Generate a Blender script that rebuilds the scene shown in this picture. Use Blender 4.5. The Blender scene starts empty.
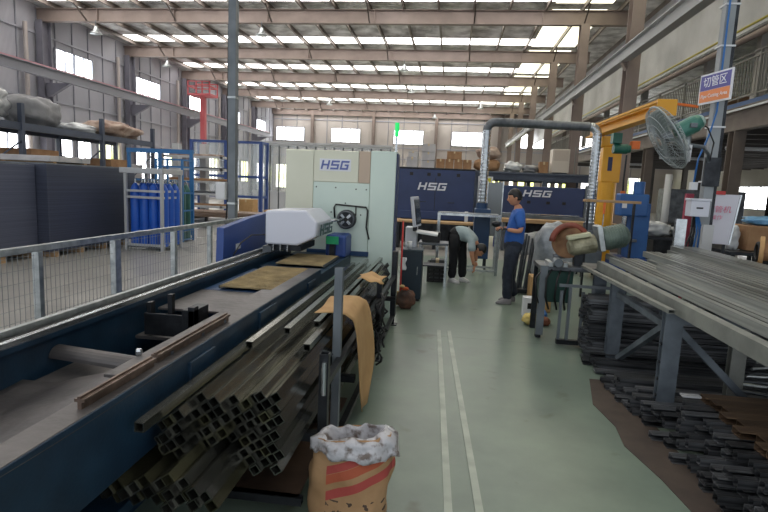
import bpy, math, random
from mathutils import Vector, Matrix, Euler, noise
R = math.radians
PI = math.pi
random.seed(7)
SC = bpy.context.scene
COL = SC.collection
V = Vector

# ------------------------------------------------------------------ materials
MATS = {}
def mat(name, col, rough=.5, metal=0., col2=None, scale=4., bump=0., bscale=30., spec=.5,
        stretch=None, emit=None, estr=0., detail=4., lo=.35, hi=.65, rand=0., alpha=None, trans=0., coat=0.):
    if name in MATS: return MATS[name]
    m = bpy.data.materials.new(name); m.use_nodes = True
    nt = m.node_tree; N = nt.nodes; L = nt.links
    b = N['Principled BSDF']
    b.inputs['Base Color'].default_value = (*col, 1)
    b.inputs['Roughness'].default_value = rough
    b.inputs['Metallic'].default_value = metal
    b.inputs['Specular IOR Level'].default_value = spec
    b.inputs['Coat Weight'].default_value = coat
    if trans: b.inputs['Transmission Weight'].default_value = trans
    if alpha is not None: b.inputs['Alpha'].default_value = alpha
    tc = N.new('ShaderNodeTexCoord'); mp = N.new('ShaderNodeMapping')
    L.new(tc.outputs['Object'], mp.inputs['Vector'])
    if stretch: mp.inputs['Scale'].default_value = stretch
    if col2 is not None:
        n = N.new('ShaderNodeTexNoise'); n.inputs['Scale'].default_value = scale; n.inputs['Detail'].default_value = detail
        L.new(mp.outputs['Vector'], n.inputs['Vector'])
        r = N.new('ShaderNodeValToRGB')
        r.color_ramp.elements[0].position = lo; r.color_ramp.elements[1].position = hi
        r.color_ramp.elements[0].color = (*col, 1); r.color_ramp.elements[1].color = (*col2, 1)
        L.new(n.outputs['Fac'], r.inputs['Fac'])
        out = r.outputs['Color']
        if rand:
            oi = N.new('ShaderNodeObjectInfo'); mr = N.new('ShaderNodeMapRange')
            mr.inputs['To Min'].default_value = 1 - rand; mr.inputs['To Max'].default_value = 1 + rand
            L.new(oi.outputs['Random'], mr.inputs['Value'])
            hs = N.new('ShaderNodeHueSaturation'); L.new(mr.outputs['Result'], hs.inputs['Value']); L.new(out, hs.inputs['Color'])
            out = hs.outputs['Color']
        L.new(out, b.inputs['Base Color'])
    if bump:
        n2 = N.new('ShaderNodeTexNoise'); n2.inputs['Scale'].default_value = bscale
        L.new(mp.outputs['Vector'], n2.inputs['Vector'])
        bp = N.new('ShaderNodeBump'); bp.inputs['Strength'].default_value = bump; bp.inputs['Distance'].default_value = .02
        L.new(n2.outputs['Fac'], bp.inputs['Height']); L.new(bp.outputs['Normal'], b.inputs['Normal'])
    if emit:
        b.inputs['Emission Color'].default_value = (*emit, 1); b.inputs['Emission Strength'].default_value = estr
    MATS[name] = m
    return m
def H(h):   # hex sRGB -> linear
    r = [int(h[i:i+2], 16)/255 for i in (0, 2, 4)]
    return tuple(c/12.92 if c <= .04045 else ((c+.055)/1.055)**2.4 for c in r)

def wave_mat(name, c1, c2, axis, scale, rough=.5, metal=0., bump=.6, foil=False):
    m = mat(name, c1, rough, metal)
    nt = m.node_tree; N = nt.nodes; L = nt.links; b = N['Principled BSDF']
    tc = N['Texture Coordinate']
    w = N.new('ShaderNodeTexWave'); w.wave_type = 'BANDS'; w.bands_direction = axis
    w.inputs['Scale'].default_value = scale; w.inputs['Distortion'].default_value = 0
    L.new(tc.outputs['Object'], w.inputs['Vector'])
    n = N.new('ShaderNodeTexNoise'); n.inputs['Scale'].default_value = 1.3 if foil else .5; n.inputs['Detail'].default_value = 6
    L.new(tc.outputs['Object'], n.inputs['Vector'])
    r = N.new('ShaderNodeValToRGB'); r.color_ramp.elements[0].position = .35; r.color_ramp.elements[1].position = .65
    r.color_ramp.elements[0].color = (*c1, 1); r.color_ramp.elements[1].color = (*c2, 1)
    L.new(n.outputs['Fac'], r.inputs['Fac'])
    L.new(r.outputs['Color'], b.inputs['Base Color'])
    bp = N.new('ShaderNodeBump'); bp.inputs['Strength'].default_value = bump; bp.inputs['Distance'].default_value = .05
    L.new(w.outputs['Fac'], bp.inputs['Height'])
    if foil:
        n3 = N.new('ShaderNodeTexNoise'); n3.inputs['Scale'].default_value = 5; n3.inputs['Detail'].default_value = 5
        L.new(tc.outputs['Object'], n3.inputs['Vector'])
        bp2 = N.new('ShaderNodeBump'); bp2.inputs['Strength'].default_value = .8; bp2.inputs['Distance'].default_value = .12
        L.new(n3.outputs['Fac'], bp2.inputs['Height']); L.new(bp.outputs['Normal'], bp2.inputs['Normal'])
        L.new(bp2.outputs['Normal'], b.inputs['Normal'])
    else:
        L.new(bp.outputs['Normal'], b.inputs['Normal'])
    return m

def emis(name, col, s, col2=None, scale=1., zband=None):
    m = mat(name, col, .25, 0, spec=.5, emit=col, estr=s)
    if col2:
        nt = m.node_tree; N = nt.nodes; L = nt.links; b = N['Principled BSDF']
        n = N.new('ShaderNodeTexNoise'); n.inputs['Scale'].default_value = scale; n.inputs['Detail'].default_value = 3
        L.new(N['Texture Coordinate'].outputs['Object'], n.inputs['Vector'])
        r = N.new('ShaderNodeValToRGB'); r.color_ramp.elements[0].position = .42; r.color_ramp.elements[1].position = .58
        r.color_ramp.elements[0].color = (*col, 1); r.color_ramp.elements[1].color = (*col2, 1)
        L.new(n.outputs['Fac'], r.inputs['Fac']); L.new(r.outputs['Color'], b.inputs['Emission Color'])
    return m

# ------------------------------------------------------------------ mesh builder
class MB:
    def __init__(s): s.v = []; s.f = []
    def add(s, vs, fs):
        o = len(s.v); s.v += [tuple(p) for p in vs]; s.f += [tuple(i+o for i in f) for f in fs]; return s
    def box(s, x0, x1, y0, y1, z0, z1):
        return s.add([(x0,y0,z0),(x1,y0,z0),(x1,y1,z0),(x0,y1,z0),(x0,y0,z1),(x1,y0,z1),(x1,y1,z1),(x0,y1,z1)],
                     [(0,3,2,1),(4,5,6,7),(0,1,5,4),(1,2,6,5),(2,3,7,6),(3,0,4,7)])
    def obox(s, c, size, rot=(0,0,0)):
        M = Euler(rot).to_matrix(); a, b, d = [k/2 for k in size]
        vs = [V(c)+M@V(p) for p in [(-a,-b,-d),(a,-b,-d),(a,b,-d),(-a,b,-d),(-a,-b,d),(a,-b,d),(a,b,d),(-a,b,d)]]
        return s.add(vs, [(0,3,2,1),(4,5,6,7),(0,1,5,4),(1,2,6,5),(2,3,7,6),(3,0,4,7)])
    def bar(s, p0, p1, w, h, up=(0,0,1)):
        p0 = V(p0); p1 = V(p1); d = (p1-p0).normalized(); u = V(up)
        if abs(d.dot(u)) > .98: u = V((0,1,0))
        sd = d.cross(u).normalized()*w/2; u2 = sd.normalized().cross(d)*h/2
        vs = [p+a*sd+b*u2 for p in (p0, p1) for a, b in ((-1,-1),(1,-1),(1,1),(-1,1))]
        return s.add(vs, [(0,1,2,3),(7,6,5,4),(0,4,5,1),(1,5,6,2),(2,6,7,3),(3,7,4,0)])
    def sq(s, p0, p1, w, h, t, roll=0., up=(0,0,1)):          # open square / rectangular tube
        p0 = V(p0); p1 = V(p1); d = (p1-p0).normalized(); u = V(up)
        if abs(d.dot(u)) > .98: u = V((0,1,0))
        sd = d.cross(u).normalized(); u2 = sd.cross(d)
        sd2 = sd*math.cos(roll)+u2*math.sin(roll); u2 = sd.cross(d)*math.cos(roll)-sd*math.sin(roll)
        vs = []
        for p in (p0, p1):
            for k in (0, t):
                for a, b in ((-1,-1),(1,-1),(1,1),(-1,1)): vs.append(p+sd2*a*(w/2-k)+u2*b*(h/2-k))
        fs = []
        for i in range(4):
            j = (i+1) % 4
            fs += [(i, 8+i, 8+j, j), (4+j, 12+j, 12+i, 4+i), (i, j, 4+j, 4+i), (8+j, 8+i, 12+i, 12+j)]
        return s.add(vs, fs)
    def prof(s, p0, p1, pts, up=(0,0,1)):                     # closed 2D profile (side, up) swept p0->p1
        p0 = V(p0); p1 = V(p1); d = (p1-p0).normalized(); u = V(up)
        if abs(d.dot(u)) > .98: u = V((0,1,0))
        sd = d.cross(u).normalized(); u2 = sd.cross(d); n = len(pts)
        vs = [p+sd*a+u2*b for p in (p0, p1) for a, b in pts]
        fs = [tuple(range(n))[::-1], tuple(range(n, 2*n))]+[(i, (i+1) % n, n+(i+1) % n, n+i) for i in range(n)]
        return s.add(vs, fs)
    def chan(s, p0, p1, w, h, t, up=(0,0,1)):                 # C channel
        return s.prof(p0, p1, [(-w/2,-h/2),(w/2,-h/2),(w/2,-h/2+t),(-w/2+t,-h/2+t),(-w/2+t,h/2-t),(w/2,h/2-t),(w/2,h/2),(-w/2,h/2)], up)
    def ibeam(s, p0, p1, w, h, t=.02, up=(0,0,1)):
        a, b, e = w/2, h/2, t/2
        return s.prof(p0, p1, [(-a,-b),(a,-b),(a,-b+t),(e,-b+t),(e,b-t),(a,b-t),(a,b),(-a,b),(-a,b-t),(-e,b-t),(-e,-b+t),(-a,-b+t)], up)
    def tube(s, pts, r, n=10, cap=True, rs=None):
        pts = [V(p) for p in pts]; rings = []; prev = None
        for i, p in enumerate(pts):
            d = (pts[min(i+1, len(pts)-1)]-pts[max(i-1, 0)]).normalized()
            if prev is None:
                a = V((0,0,1)) if abs(d.z) < .9 else V((1,0,0)); prev = d.cross(a).normalized()
            x = (prev-d*prev.dot(d)).normalized(); y = d.cross(x); prev = x
            rr = rs[i] if rs else r
            rings.append([p+(x*math.cos(2*PI*k/n)+y*math.sin(2*PI*k/n))*rr for k in range(n)])
        vs = [q for g in rings for q in g]; fs = []
        for i in range(len(pts)-1):
            for k in range(n):
                j = (k+1) % n; fs.append((i*n+k, i*n+j, (i+1)*n+j, (i+1)*n+k))
        if cap: fs += [tuple(range(n))[::-1], tuple((len(pts)-1)*n+k for k in range(n))]
        return s.add(vs, fs)
    def cyl(s, p0, p1, r, n=16, r2=None): return s.tube([p0, p1], r, n, True, [r, r2 if r2 is not None else r])
    def lathe(s, c, prof, n=20, axis=(0,0,1)):                # prof: (radius, height)
        q = V((0,0,1)).rotation_difference(V(axis).normalized()); c = V(c); vs = []; fs = []
        for r, z in prof:
            for k in range(n): vs.append(c+q@V((r*math.cos(2*PI*k/n), r*math.sin(2*PI*k/n), z)))
        for i in range(len(prof)-1):
            for k in range(n):
                j = (k+1) % n; fs.append((i*n+k, i*n+j, (i+1)*n+j, (i+1)*n+k))
        fs += [tuple(range(n))[::-1], tuple((len(prof)-1)*n+k for k in range(n))]
        return s.add(vs, fs)
    def ring(s, c, rad, r, axis=(0,0,1), n=28, m=6, a0=0, a1=2*PI):
        q = V((0,0,1)).rotation_difference(V(axis).normalized()); c = V(c)
        full = abs(a1-a0-2*PI) < 1e-4
        pts = [c+q@V((rad*math.cos(a0+(a1-a0)*k/n), rad*math.sin(a0+(a1-a0)*k/n), 0)) for k in range(n+1)]
        return s.tube(pts, r, m, not full)
    def blob(s, c, rad, amp=.12, fr=2., seed=0, nu=20, nv=12, flat=0.):
        c = V(c); vs = []; fs = []
        for j in range(nv+1):
            t = PI*j/nv
            for i in range(nu):
                a = 2*PI*i/nu; d = V((math.sin(t)*math.cos(a), math.sin(t)*math.sin(a), math.cos(t)))
                d = V([math.copysign(abs(k)**(1-flat*.6), k) for k in d])
                k = 1+amp*(noise.noise(d*fr+V((seed*7.3, seed, 3)))*2)+amp*.5*noise.noise(d*fr*3+V((seed, 2, 9)))
                vs.append(c+V((d.x*rad[0]*k, d.y*rad[1]*k, d.z*rad[2]*k)))
        for j in range(nv):
            for i in range(nu):
                k = (i+1) % nu; fs.append((j*nu+i, (j+1)*nu+i, (j+1)*nu+k, j*nu+k))
        return s.add(vs, fs)
    def prism(s, pts, a0, a1, plane='xz'):                    # polygon extruded along remaining axis
        def mk(p, a):
            return {'xz': (p[0], a, p[1]), 'xy': (p[0], p[1], a), 'yz': (a, p[0], p[1])}[plane]
        n = len(pts); vs = [mk(p, a0) for p in pts]+[mk(p, a1) for p in pts]
        return s.add(vs, [tuple(range(n)), tuple(range(n, 2*n))[::-1]]+[(i, (i+1) % n, n+(i+1) % n, n+i)[::-1] for i in range(n)])
    def grid(s, f, nu, nv):
        vs = [f(i/nu, j/nv) for j in range(nv+1) for i in range(nu+1)]
        return s.add(vs, [(j*(nu+1)+i, j*(nu+1)+i+1, (j+1)*(nu+1)+i+1, (j+1)*(nu+1)+i) for j in range(nv) for i in range(nu)])
    def build(s, name, m, parent=None, smooth=False, bevel=0, solid=0, world=True, sub=0):
        me = bpy.data.meshes.new(name)
        off = V((0,0,0))
        if parent is not None and world:
            p = parent
            while p is not None: off = off+p.location; p = p.parent
        me.from_pydata([tuple(V(v)-off) for v in s.v], [], s.f)
        import bmesh
        b = bmesh.new(); b.from_mesh(me); bmesh.ops.recalc_face_normals(b, faces=b.faces); b.to_mesh(me); b.free()
        for mm in (m if isinstance(m, (list, tuple)) else [m]): me.materials.append(mm)
        if smooth:
            me.polygons.foreach_set('use_smooth', [True]*len(me.polygons))
        o = bpy.data.objects.new(name, me); COL.objects.link(o)
        if parent is not None: o.parent = parent
        if solid:
            k = o.modifiers.new('solid', 'SOLIDIFY'); k.thickness = solid; k.offset = 0
        if bevel:
            k = o.modifiers.new('bevel', 'BEVEL'); k.width = bevel; k.segments = 2; k.limit_method = 'ANGLE'; k.angle_limit = R(40)
        if sub:
            k = o.modifiers.new('sub', 'SUBSURF'); k.levels = sub; k.render_levels = sub
        return o

def tag(o, label, cat, group=None, kind=None):
    if label: o['label'] = label
    if cat: o['category'] = cat
    if group: o['group'] = group
    if kind: o['kind'] = kind
    return o
def thing(name, label, cat, loc=(0,0,0), rz=0., group=None):
    o = bpy.data.objects.new(name, None); COL.objects.link(o); o.empty_display_size = .1
    o.location = loc; o.rotation_euler = (0, 0, rz)
    return tag(o, label, cat, group)
def struct(o):
    o['kind'] = 'structure'; return o
def dup(root, loc, label=None, rot=None):
    r = root.copy(); COL.objects.link(r); r.location = loc
    if rot is not None: r.rotation_euler = rot
    if label: r['label'] = label
    for ch in list(root.children):
        c = ch.copy(); COL.objects.link(c); c.parent = r
        for g in list(ch.children):
            d = g.copy(); COL.objects.link(d); d.parent = c
    return r
def origin(o, loc):                                            # put a single-mesh thing's origin at its base
    d = V(loc)
    o.data.transform(Matrix.Translation(-d)); o.location = d; return o

# ------------------------------------------------------------------ camera
camd = bpy.data.cameras.new('camera'); cam = bpy.data.objects.new('camera', camd); COL.objects.link(cam); SC.camera = cam
camd.sensor_width = 36; camd.lens = 36*530/768; camd.clip_end = 300; camd.clip_start = .05
d = V((68, 69, 530)).normalized(); u0 = V((.06, 1, 0)); u = (u0-u0.dot(d)*d).normalized(); r = u.cross(d)
# rows of world axes in camera (right, up, forward); blender camera looks along -Z
def row(a): return (a[0], a[1], -a[2])
Mx = Matrix((row(r), row(d), row(u)))
cam.matrix_world = Matrix.Translation((0, 0, 1.7)) @ Mx.to_4x4()

# ------------------------------------------------------------------ palette
M_conc = mat('concrete_grey', H('8f8d8a'), .5, 0, H('a5a29d'), 1.2, .05, 40)
M_steel_dk = mat('steel_dark', H('24262a'), .42, .7, H('3a3d42'), 6, .1, 60)
M_steel_md = mat('steel_mid', H('4c5055'), .42, .6, H('6d7176'), 5, .1, 60)
M_steel_gr = mat('painted_grey_steel', H('5f666c'), .5, .3, H('747b81'), 3)
M_galv = mat('galvanised', H('9ba1a3'), .35, .8, H('c0c5c6'), 12, .1, 40)
M_beam = mat('roof_beam_brown', H('7d6f69'), .6, .0, H('8a7c75'), 1.5)
M_purl = mat('purlin', H('6e655f'), .5, .1, H('857c76'), 2)
M_blue = mat('machine_blue', H('1c3a5e'), .38, 0, H('234369'), 2, .03, 40)
M_blue2 = mat('panel_blue', H('2a4585'), .42, 0, H('2e4a8a'), 2)
M_blued = mat('bed_blue', H('182c3e'), .42, .1, H('213d54'), 5, .05, 60, lo=.3, hi=.75)
M_navy = mat('navy_machine', H('28375f'), .42, 0, H('2e3e69'), 2)
M_white = mat('machine_white', H('cfd0bd'), .38, 0, H('d4d5c3'), 2)
M_white2 = mat('machine_white_cool', H('c4d4cb'), .34, 0, H('cbdad0'), 2)
M_whiteb = mat('head_white', H('cfd2de'), .35)
M_brown = mat('tan_panel', H('b9a592'), .45)
M_black = mat('black_plastic', H('141416'), .5)
M_rub = mat('rubber', H('0e0e10'), .7)
M_tray = mat('tray_steel', H('4e4b4c'), .42, .45, H('6f6b6a'), 3, .15, 20, lo=.3, hi=.7)
M_trail = mat('rust_rail', H('55473f'), .4, .6, H('7d6b60'), 14, .1, 60)
M_lid = mat('slag_plate', H('8c7c5c'), .75, .1, H('b09c74'), 7, .5, 90)
M_card = mat('cardboard', H('b08a5c'), .8, 0, H('bd9868'), 6, .1, 60)
M_card2 = mat('cardboard_old', H('8e6a4c'), .85, 0, H('a3805e'), 4, .1, 30)
M_tube = mat('tube_black_steel', H('5b5c58'), .2, .9, H('7d7d76'), 2.5, .03, 60, stretch=(18, .35, 18), lo=.2, hi=.8, rand=.4)
M_tubeg = mat('tube_olive_steel', H('5e5c48'), .24, .85, H('7c7a62'), 2.5, .03, 60, stretch=(18, .35, 18), lo=.2, hi=.8, rand=.35)
M_tuber = mat('tube_grey_steel', H('7f8280'), .33, .6, H('a0a39f'), 3, .03, 60, stretch=(18, .3, 18), rand=.35)
M_pile = mat('profile_dark', H('3b3e42'), .35, .6, H('7c7e82'), 3, .1, 40, stretch=(.8, 16, 16), rand=.5)
M_pileb = mat('profile_rust', H('4a3b30'), .5, .4, H('75604c'), 3, .1, 40, stretch=(.8, 16, 16), rand=.3)
M_yel = mat('crane_yellow', H('d89a1e'), .4, 0, H('e0a428'), 2)
M_green = mat('hoist_green', H('1f5f50'), .4)
M_fang = mat('fan_green', H('3f7468'), .35, .2)
M_red = mat('red_paint', H('c53a3a'), .5)
M_orange = mat('orange', H('e0702c'), .5)
M_skin = mat('skin', H('c08a6c'), .55)
M_hair = mat('hair', H('0f0d0d'), .45)
M_shirt = mat('shirt_blue', H('2a5aa8'), .8, 0, H('3162b0'), 12, .15, 20)
M_shirtg = mat('shirt_grey', H('93a3a8'), .8, 0, H('a3b2b5'), 12, .15, 20)
M_jean = mat('jeans', H('1b2230'), .85, 0, H('28303e'), 14, .15, 30)
M_shoe = mat('shoe', H('77767a'), .6)
M_shoew = mat('shoe_white', H('d0d0d0'), .6)
M_glove = mat('glove', H('2b2f36'), .8)
M_plast = mat('plastic_wrap', H('a5a8ab'), .25, 0, H('d9dcde'), 3, .8, 8)
M_tarp = mat('brown_wrap', H('7a5a4a'), .6, 0, H('b8a596'), 3, .6, 6)
M_cyl = mat('gas_blue', H('1f55b8'), .35, 0, H('265fc2'), 3)
M_cylg = mat('gas_green', H('2c5a55'), .35, 0, H('356a62'), 3)
M_bframe = mat('blue_frame', H('2f6ea8'), .5)
M_bframe2 = mat('dark_blue_frame', H('2d4884'), .5)
M_rackb = mat('rack_greyblue', H('3f4756'), .5, .1, H('4a5262'), 2)
M_sheets = None
M_paper = mat('paper_white', H('d8dade'), .6)
M_glass = mat('partition_glass', H('d8e4ea'), .08, 0, alpha=.25, spec=.8)
M_steelbr = mat('bright_steel', H('a5abb0'), .25, .9, H('c9ced2'), 6)
M_wood = mat('plank_wood', H('a3835f'), .7, 0, H('b8986f'), 3, .1, 30, stretch=(1, 12, 12))
M_grat = mat('dull_wire', H('9aa2a5'), .4, .5)
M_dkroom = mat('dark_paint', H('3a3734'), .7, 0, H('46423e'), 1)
M_pink = mat('pink_stripe', H('c08c96'), .6)
M_ctrail = mat('crane_rail_grey', H('85868e'), .5, .2)
M_crtop = mat('crane_rail_white', H('a3a5a6'), .5)
# window panes: overexposed daylight outside
E_win = emis('daylight_pane', (1, 1, 1), 8.)
E_winb = emis('daylight_pane_blue', (.93, .97, 1), 6., (1, 1, 1), .8)
E_wing = emis('daylight_garden', (1, 1, .98), 3., (.82, .9, .22), .6)
E_skyn = emis('skylight_sheet_near', (1, .97, .93), 3.6, (.75, .72, .66), .6)
E_sky = emis('skylight_sheet', (1, .97, .93), 6., (.75, .72, .66), .6)
E_skyy = emis('skylight_sheet_yellow', (1, .96, .76), 2.4, (.9, .86, .64), .5)

# ------------------------------------------------------------------ the building
ROOFZ = 9.0; XL = -19.; XC = 4.85; YB = 55.
RAFT = [3.4+6.5*k for k in range(8)]                            # 9.9 ... 48.9
# floor: green coated aisle, grey elsewhere
def floor_shading():
    m = mat('floor_coating', H('7d8f80'), .3, 0)
    nt = m.node_tree; N = nt.nodes; L = nt.links; b = N['Principled BSDF']; tc = N['Texture Coordinate']
    n = N.new('ShaderNodeTexNoise'); n.inputs['Scale'].default_value = 1.6; n.inputs['Detail'].default_value = 7; n.inputs['Roughness'].default_value = .6
    L.new(tc.outputs['Object'], n.inputs['Vector'])
    r = N.new('ShaderNodeValToRGB'); e = r.color_ramp.elements
    e[0].position = .3; e[0].color = (*H('66736a'), 1); e[1].position = .7; e[1].color = (*H('7b8a7c'), 1)
    L.new(n.outputs['Fac'], r.inputs['Fac'])
    g = N.new('ShaderNodeValToRGB'); e = g.color_ramp.elements
    e[0].position = .3; e[0].color = (*H('85827e'), 1); e[1].position = .7; e[1].color = (*H('9c9994'), 1)
    L.new(n.outputs['Fac'], g.inputs['Fac'])
    sx = N.new('ShaderNodeSeparateXYZ'); L.new(tc.outputs['Object'], sx.inputs['Vector'])
    mm = N.new('ShaderNodeMath'); mm.operation = 'LESS_THAN'; mm.inputs[1].default_value = -2.6; L.new(sx.outputs['X'], mm.inputs[0])
    m2 = N.new('ShaderNodeMath'); m2.operation = 'GREATER_THAN'; m2.inputs[1].default_value = 13.; L.new(sx.outputs['Y'], m2.inputs[0])
    m3 = N.new('ShaderNodeMath'); m3.operation = 'MAXIMUM'; L.new(mm.outputs[0], m3.inputs[0]); L.new(m2.outputs[0], m3.inputs[1])
    mix = N.new('ShaderNodeMix'); mix.data_type = 'RGBA'; L.new(m3.outputs[0], mix.inputs['Factor'])
    L.new(r.outputs['Color'], mix.inputs['A']); L.new(g.outputs['Color'], mix.inputs['B'])
    # expansion joints
    br = N.new('ShaderNodeTexBrick'); br.offset = 0; br.inputs['Scale'].default_value = 1
    br.inputs['Brick Width'].default_value = 60.; br.inputs['Row Height'].default_value = 4.85; br.inputs['Mortar Size'].default_value = .008
    br.inputs['Color1'].default_value = br.inputs['Color2'].default_value = (1,1,1,1); br.inputs['Mortar'].default_value = (.72,.72,.72,1)
    mp = N['Mapping']; mp.inputs['Location'].default_value = (30, 3.75, 0); L.new(mp.outputs['Vector'], br.inputs['Vector'])
    mu = N.new('ShaderNodeMix'); mu.data_type = 'RGBA'; mu.blend_type = 'MULTIPLY'; mu.inputs['Factor'].default_value = 1
    L.new(mix.outputs['Result'], mu.inputs['A']); L.new(br.outputs['Color'], mu.inputs['B'])
    # small stains
    n2 = N.new('ShaderNodeTexNoise'); n2.inputs['Scale'].default_value = 3.3; n2.inputs['Detail'].default_value = 3
    L.new(tc.outputs['Object'], n2.inputs['Vector'])
    r2 = N.new('ShaderNodeValToRGB'); e = r2.color_ramp.elements
    e[0].position = .27; e[0].color = (.72,.66,.6,1); e[1].position = .36; e[1].color = (1,1,1,1)
    L.new(n2.outputs['Fac'], r2.inputs['Fac'])
    mu2 = N.new('ShaderNodeMix'); mu2.data_type = 'RGBA'; mu2.blend_type = 'MULTIPLY'; mu2.inputs['Factor'].default_value = 1
    L.new(mu.outputs['Result'], mu2.inputs['A']); L.new(r2.outputs['Color'], mu2.inputs['B'])
    L.new(mu2.outputs['Result'], b.inputs['Base Color'])
    rr = N.new('ShaderNodeMapRange'); rr.inputs['To Min'].default_value = .22; rr.inputs['To Max'].default_value = .42
    L.new(n.outputs['Fac'], rr.inputs['Value']); L.new(rr.outputs['Result'], b.inputs['Roughness'])
    return m
struct(MB().box(XL, 21, -3, YB, -.2, 0).build('floor', floor_shading()))
M_walll = wave_mat('wall_sheet_grey', H('a9a9b2'), H('b5b5bd'), 'Y', 5., .6, 0, .5)
M_wallb = wave_mat('wall_sheet_warm', H('bab2ad'), H('c4bdb7'), 'X', 3., .6, 0, .4)
M_wallr = mat('wall_dim', H('a39f9a'), .7, 0, H('b2aea8'), .8)
struct(MB().box(XL-.2, XL, -3, YB, 0, ROOFZ).build('wall_left', M_walll))
struct(MB().box(XL, 21, YB, YB+.2, 0, ROOFZ).build('wall_back', M_wallb))
struct(MB().box(21, 21.2, -3, YB, 0, ROOFZ).build('wall_right', M_wallr))
M_roof = wave_mat('roof_foil', H('8f8f90'), H('fdfdfd'), 'X', 6., .3, .0, .5, foil=True)
# roof with slots for the translucent strips
slots = []                                                       # (y0, y1, x0, x1)
for k, y in enumerate(RAFT+[RAFT[-1]+6.1]):
    slots.append((y-1.75, y-.55, XL+.6, 3.6)); slots.append((y-4.3, y-3.85, XL+.6, 3.6)) if k else None
rb = MB(); y = -3.
for (a, b_, x0, x1) in sorted(slots):
    rb.box(XL, 3.6, y, a, ROOFZ, ROOFZ+.08); rb.box(XL, XL+.6, a, b_, ROOFZ, ROOFZ+.08); y = b_
rb.box(XL, 3.6, y, YB, ROOFZ, ROOFZ+.08)
rb.box(5.75, 21, -3, YB, ROOFZ, ROOFZ+.08)
for y in RAFT: rb.box(3.6, 5.75, y-.35, y+.35, ROOFZ, ROOFZ+.08)
rb.box(3.6, 5.75, -3, RAFT[0]-.35, ROOFZ, ROOFZ+.08); rb.box(3.6, 5.75, RAFT[-1]+.35, YB, ROOFZ, ROOFZ+.08)
struct(rb.build('ceiling', M_roof))
wn = 0
def wname():
    global wn; wn += 1; return 'window_%d' % wn
for (a, b_, x0, x1) in slots:
    struct(MB().box(x0, x1, a, b_, ROOFZ+.01, ROOFZ+.03).build(wname(), E_sky if a > 14 else E_skyn))
for k in range(len(RAFT)-1):
    struct(MB().box(3.6, 5.75, RAFT[k]+.35, RAFT[k+1]-.35, ROOFZ+.01, ROOFZ+.03).build(wname(), E_skyy))
# rafters with haunches, columns both sides
tn = 0
def tname():
    global tn; tn += 1; return 'trim_%d' % tn
M_coll = mat('column_left_grey', H('6f6e79'), .6, 0, H('7a7984'), 2)
for y in RAFT:
    b = MB().ibeam((XL, y, 8.55), (6.6, y, 8.55), .25, .56, .03)
    for x in (-16, -12.4, -8.2, -3.6, .5, 3.2): b.box(x-.015, x+.015, y-.12, y+.12, 8.3, 8.8)
    struct(b.build(tname(), M_beam))
    if y > 12: struct(MB().ibeam((XC, y, 0), (XC, y, 8.3), .34, .42, .03, (0,1,0)).build(tname(), M_beam))
    struct(MB().ibeam((XL+.3, y, 0), (XL+.3, y, 8.3), .3, .55, .03, (0,1,0)).build(tname(), M_coll))
x = XL+1
while x < 8:
    struct(MB().chan((x, -3, 8.9), (x, YB, 8.9), .07, .2, .02).build(tname(), M_purl)); x += 1.42
# diagonal flange braces from rafters to purlins
M_thin = mat('brace_steel', H('5a524d'), .5, .3)
b = MB()
for y in RAFT:
    for x in (-16.5, -12.3, -8., -3.8, .5, 4.8):
        b.bar((x, y-.1, 8.3), (x, y-.9, 8.82), .05, .05); b.bar((x, y+.1, 8.3), (x, y+.9, 8.82), .05, .05)
struct(b.build(tname(), M_thin))
# left wall: girts, downpipes, windows
M_girt = mat('girt_light', H('a9aab4'), .5)
for z in (7.75, 6.2, 4.9, 3.45):
    struct(MB().box(XL, XL+.08, -3, YB, z-.04, z+.04).build(tname(), M_girt))
M_pipe = mat('downpipe', H('b3aaa6'), .5)
for y in RAFT:
    struct(MB().cyl((XL+.25, y-1., 2), (XL+.25, y-1., 8.0), .09, 10).build(tname(), M_pipe))
M_seam = mat('sheet_seam', H('8d8e97'), .6)
y = 9.
while y < YB:
    struct(MB().box(XL, XL+.05, y-.025, y+.025, 0, 8.9).build(tname(), M_seam)); y += 1.15
M_frame = mat('window_frame', H('9a9ea8'), .5)
def window_left(y0, y1, z0, z1, n, pane=None):
    f = MB(); t = .06; X = XL+.09
    f.box(XL, X, y0, y1, z0-t, z0); f.box(XL, X, y0, y1, z1, z1+t)
    for i in range(n+1):
        y = y0+(y1-y0)*i/n; f.box(XL, X, y-t/2, y+t/2, z0, z1)
    o = struct(f.build(wname(), M_frame))
    MB().box(XL+.01, XL+.03, y0, y1, z0, z1).build('pane', pane or E_win, o)
for k, y in enumerate(RAFT):
    window_left(y+.95, y+3.6, 6.28, 7.35, 4, E_winb if k > 2 else E_win)
    window_left(y+.75, y+1.9, 1.4, 3.2, 2, E_win); window_left(y+2.3, y+3.3, 1.4, 3.2, 2, E_win)
    window_left(y+3.9, y+5.6, 1.4, 3.2, 3, E_winb if k < 3 else E_wing)
def window_back(x0, x1, z0, z1, n, pane=None):
    f = MB(); t = .08; Y = YB-.09
    f.box(x0, x1, Y, YB, z0-t, z0); f.box(x0, x1, Y, YB, z1, z1+t)
    for i in range(n+1):
        x = x0+(x1-x0)*i/n; f.box(x-t/2, x+t/2, Y, YB, z0, z1)
    o = struct(f.build(wname(), M_frame))
    MB().box(x0, x1, YB-.03, YB-.01, z0, z1).build('pane', pane or E_win, o)
for i, x in enumerate((-18.6, -12.7, -6.2, -.3, 6.2, 11.5, 16)):
    window_back(x, x+3., 5.85, 7.15, 3, E_winb if i == 0 else E_win)
for x in (-18.6, -15.2, -11.8, -8.4, -5., -1.6, 2., 5.4, 9, 12.6, 16.2):
    window_back(x, x+2.7, .9, 3.3, 3, E_wing)
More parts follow.
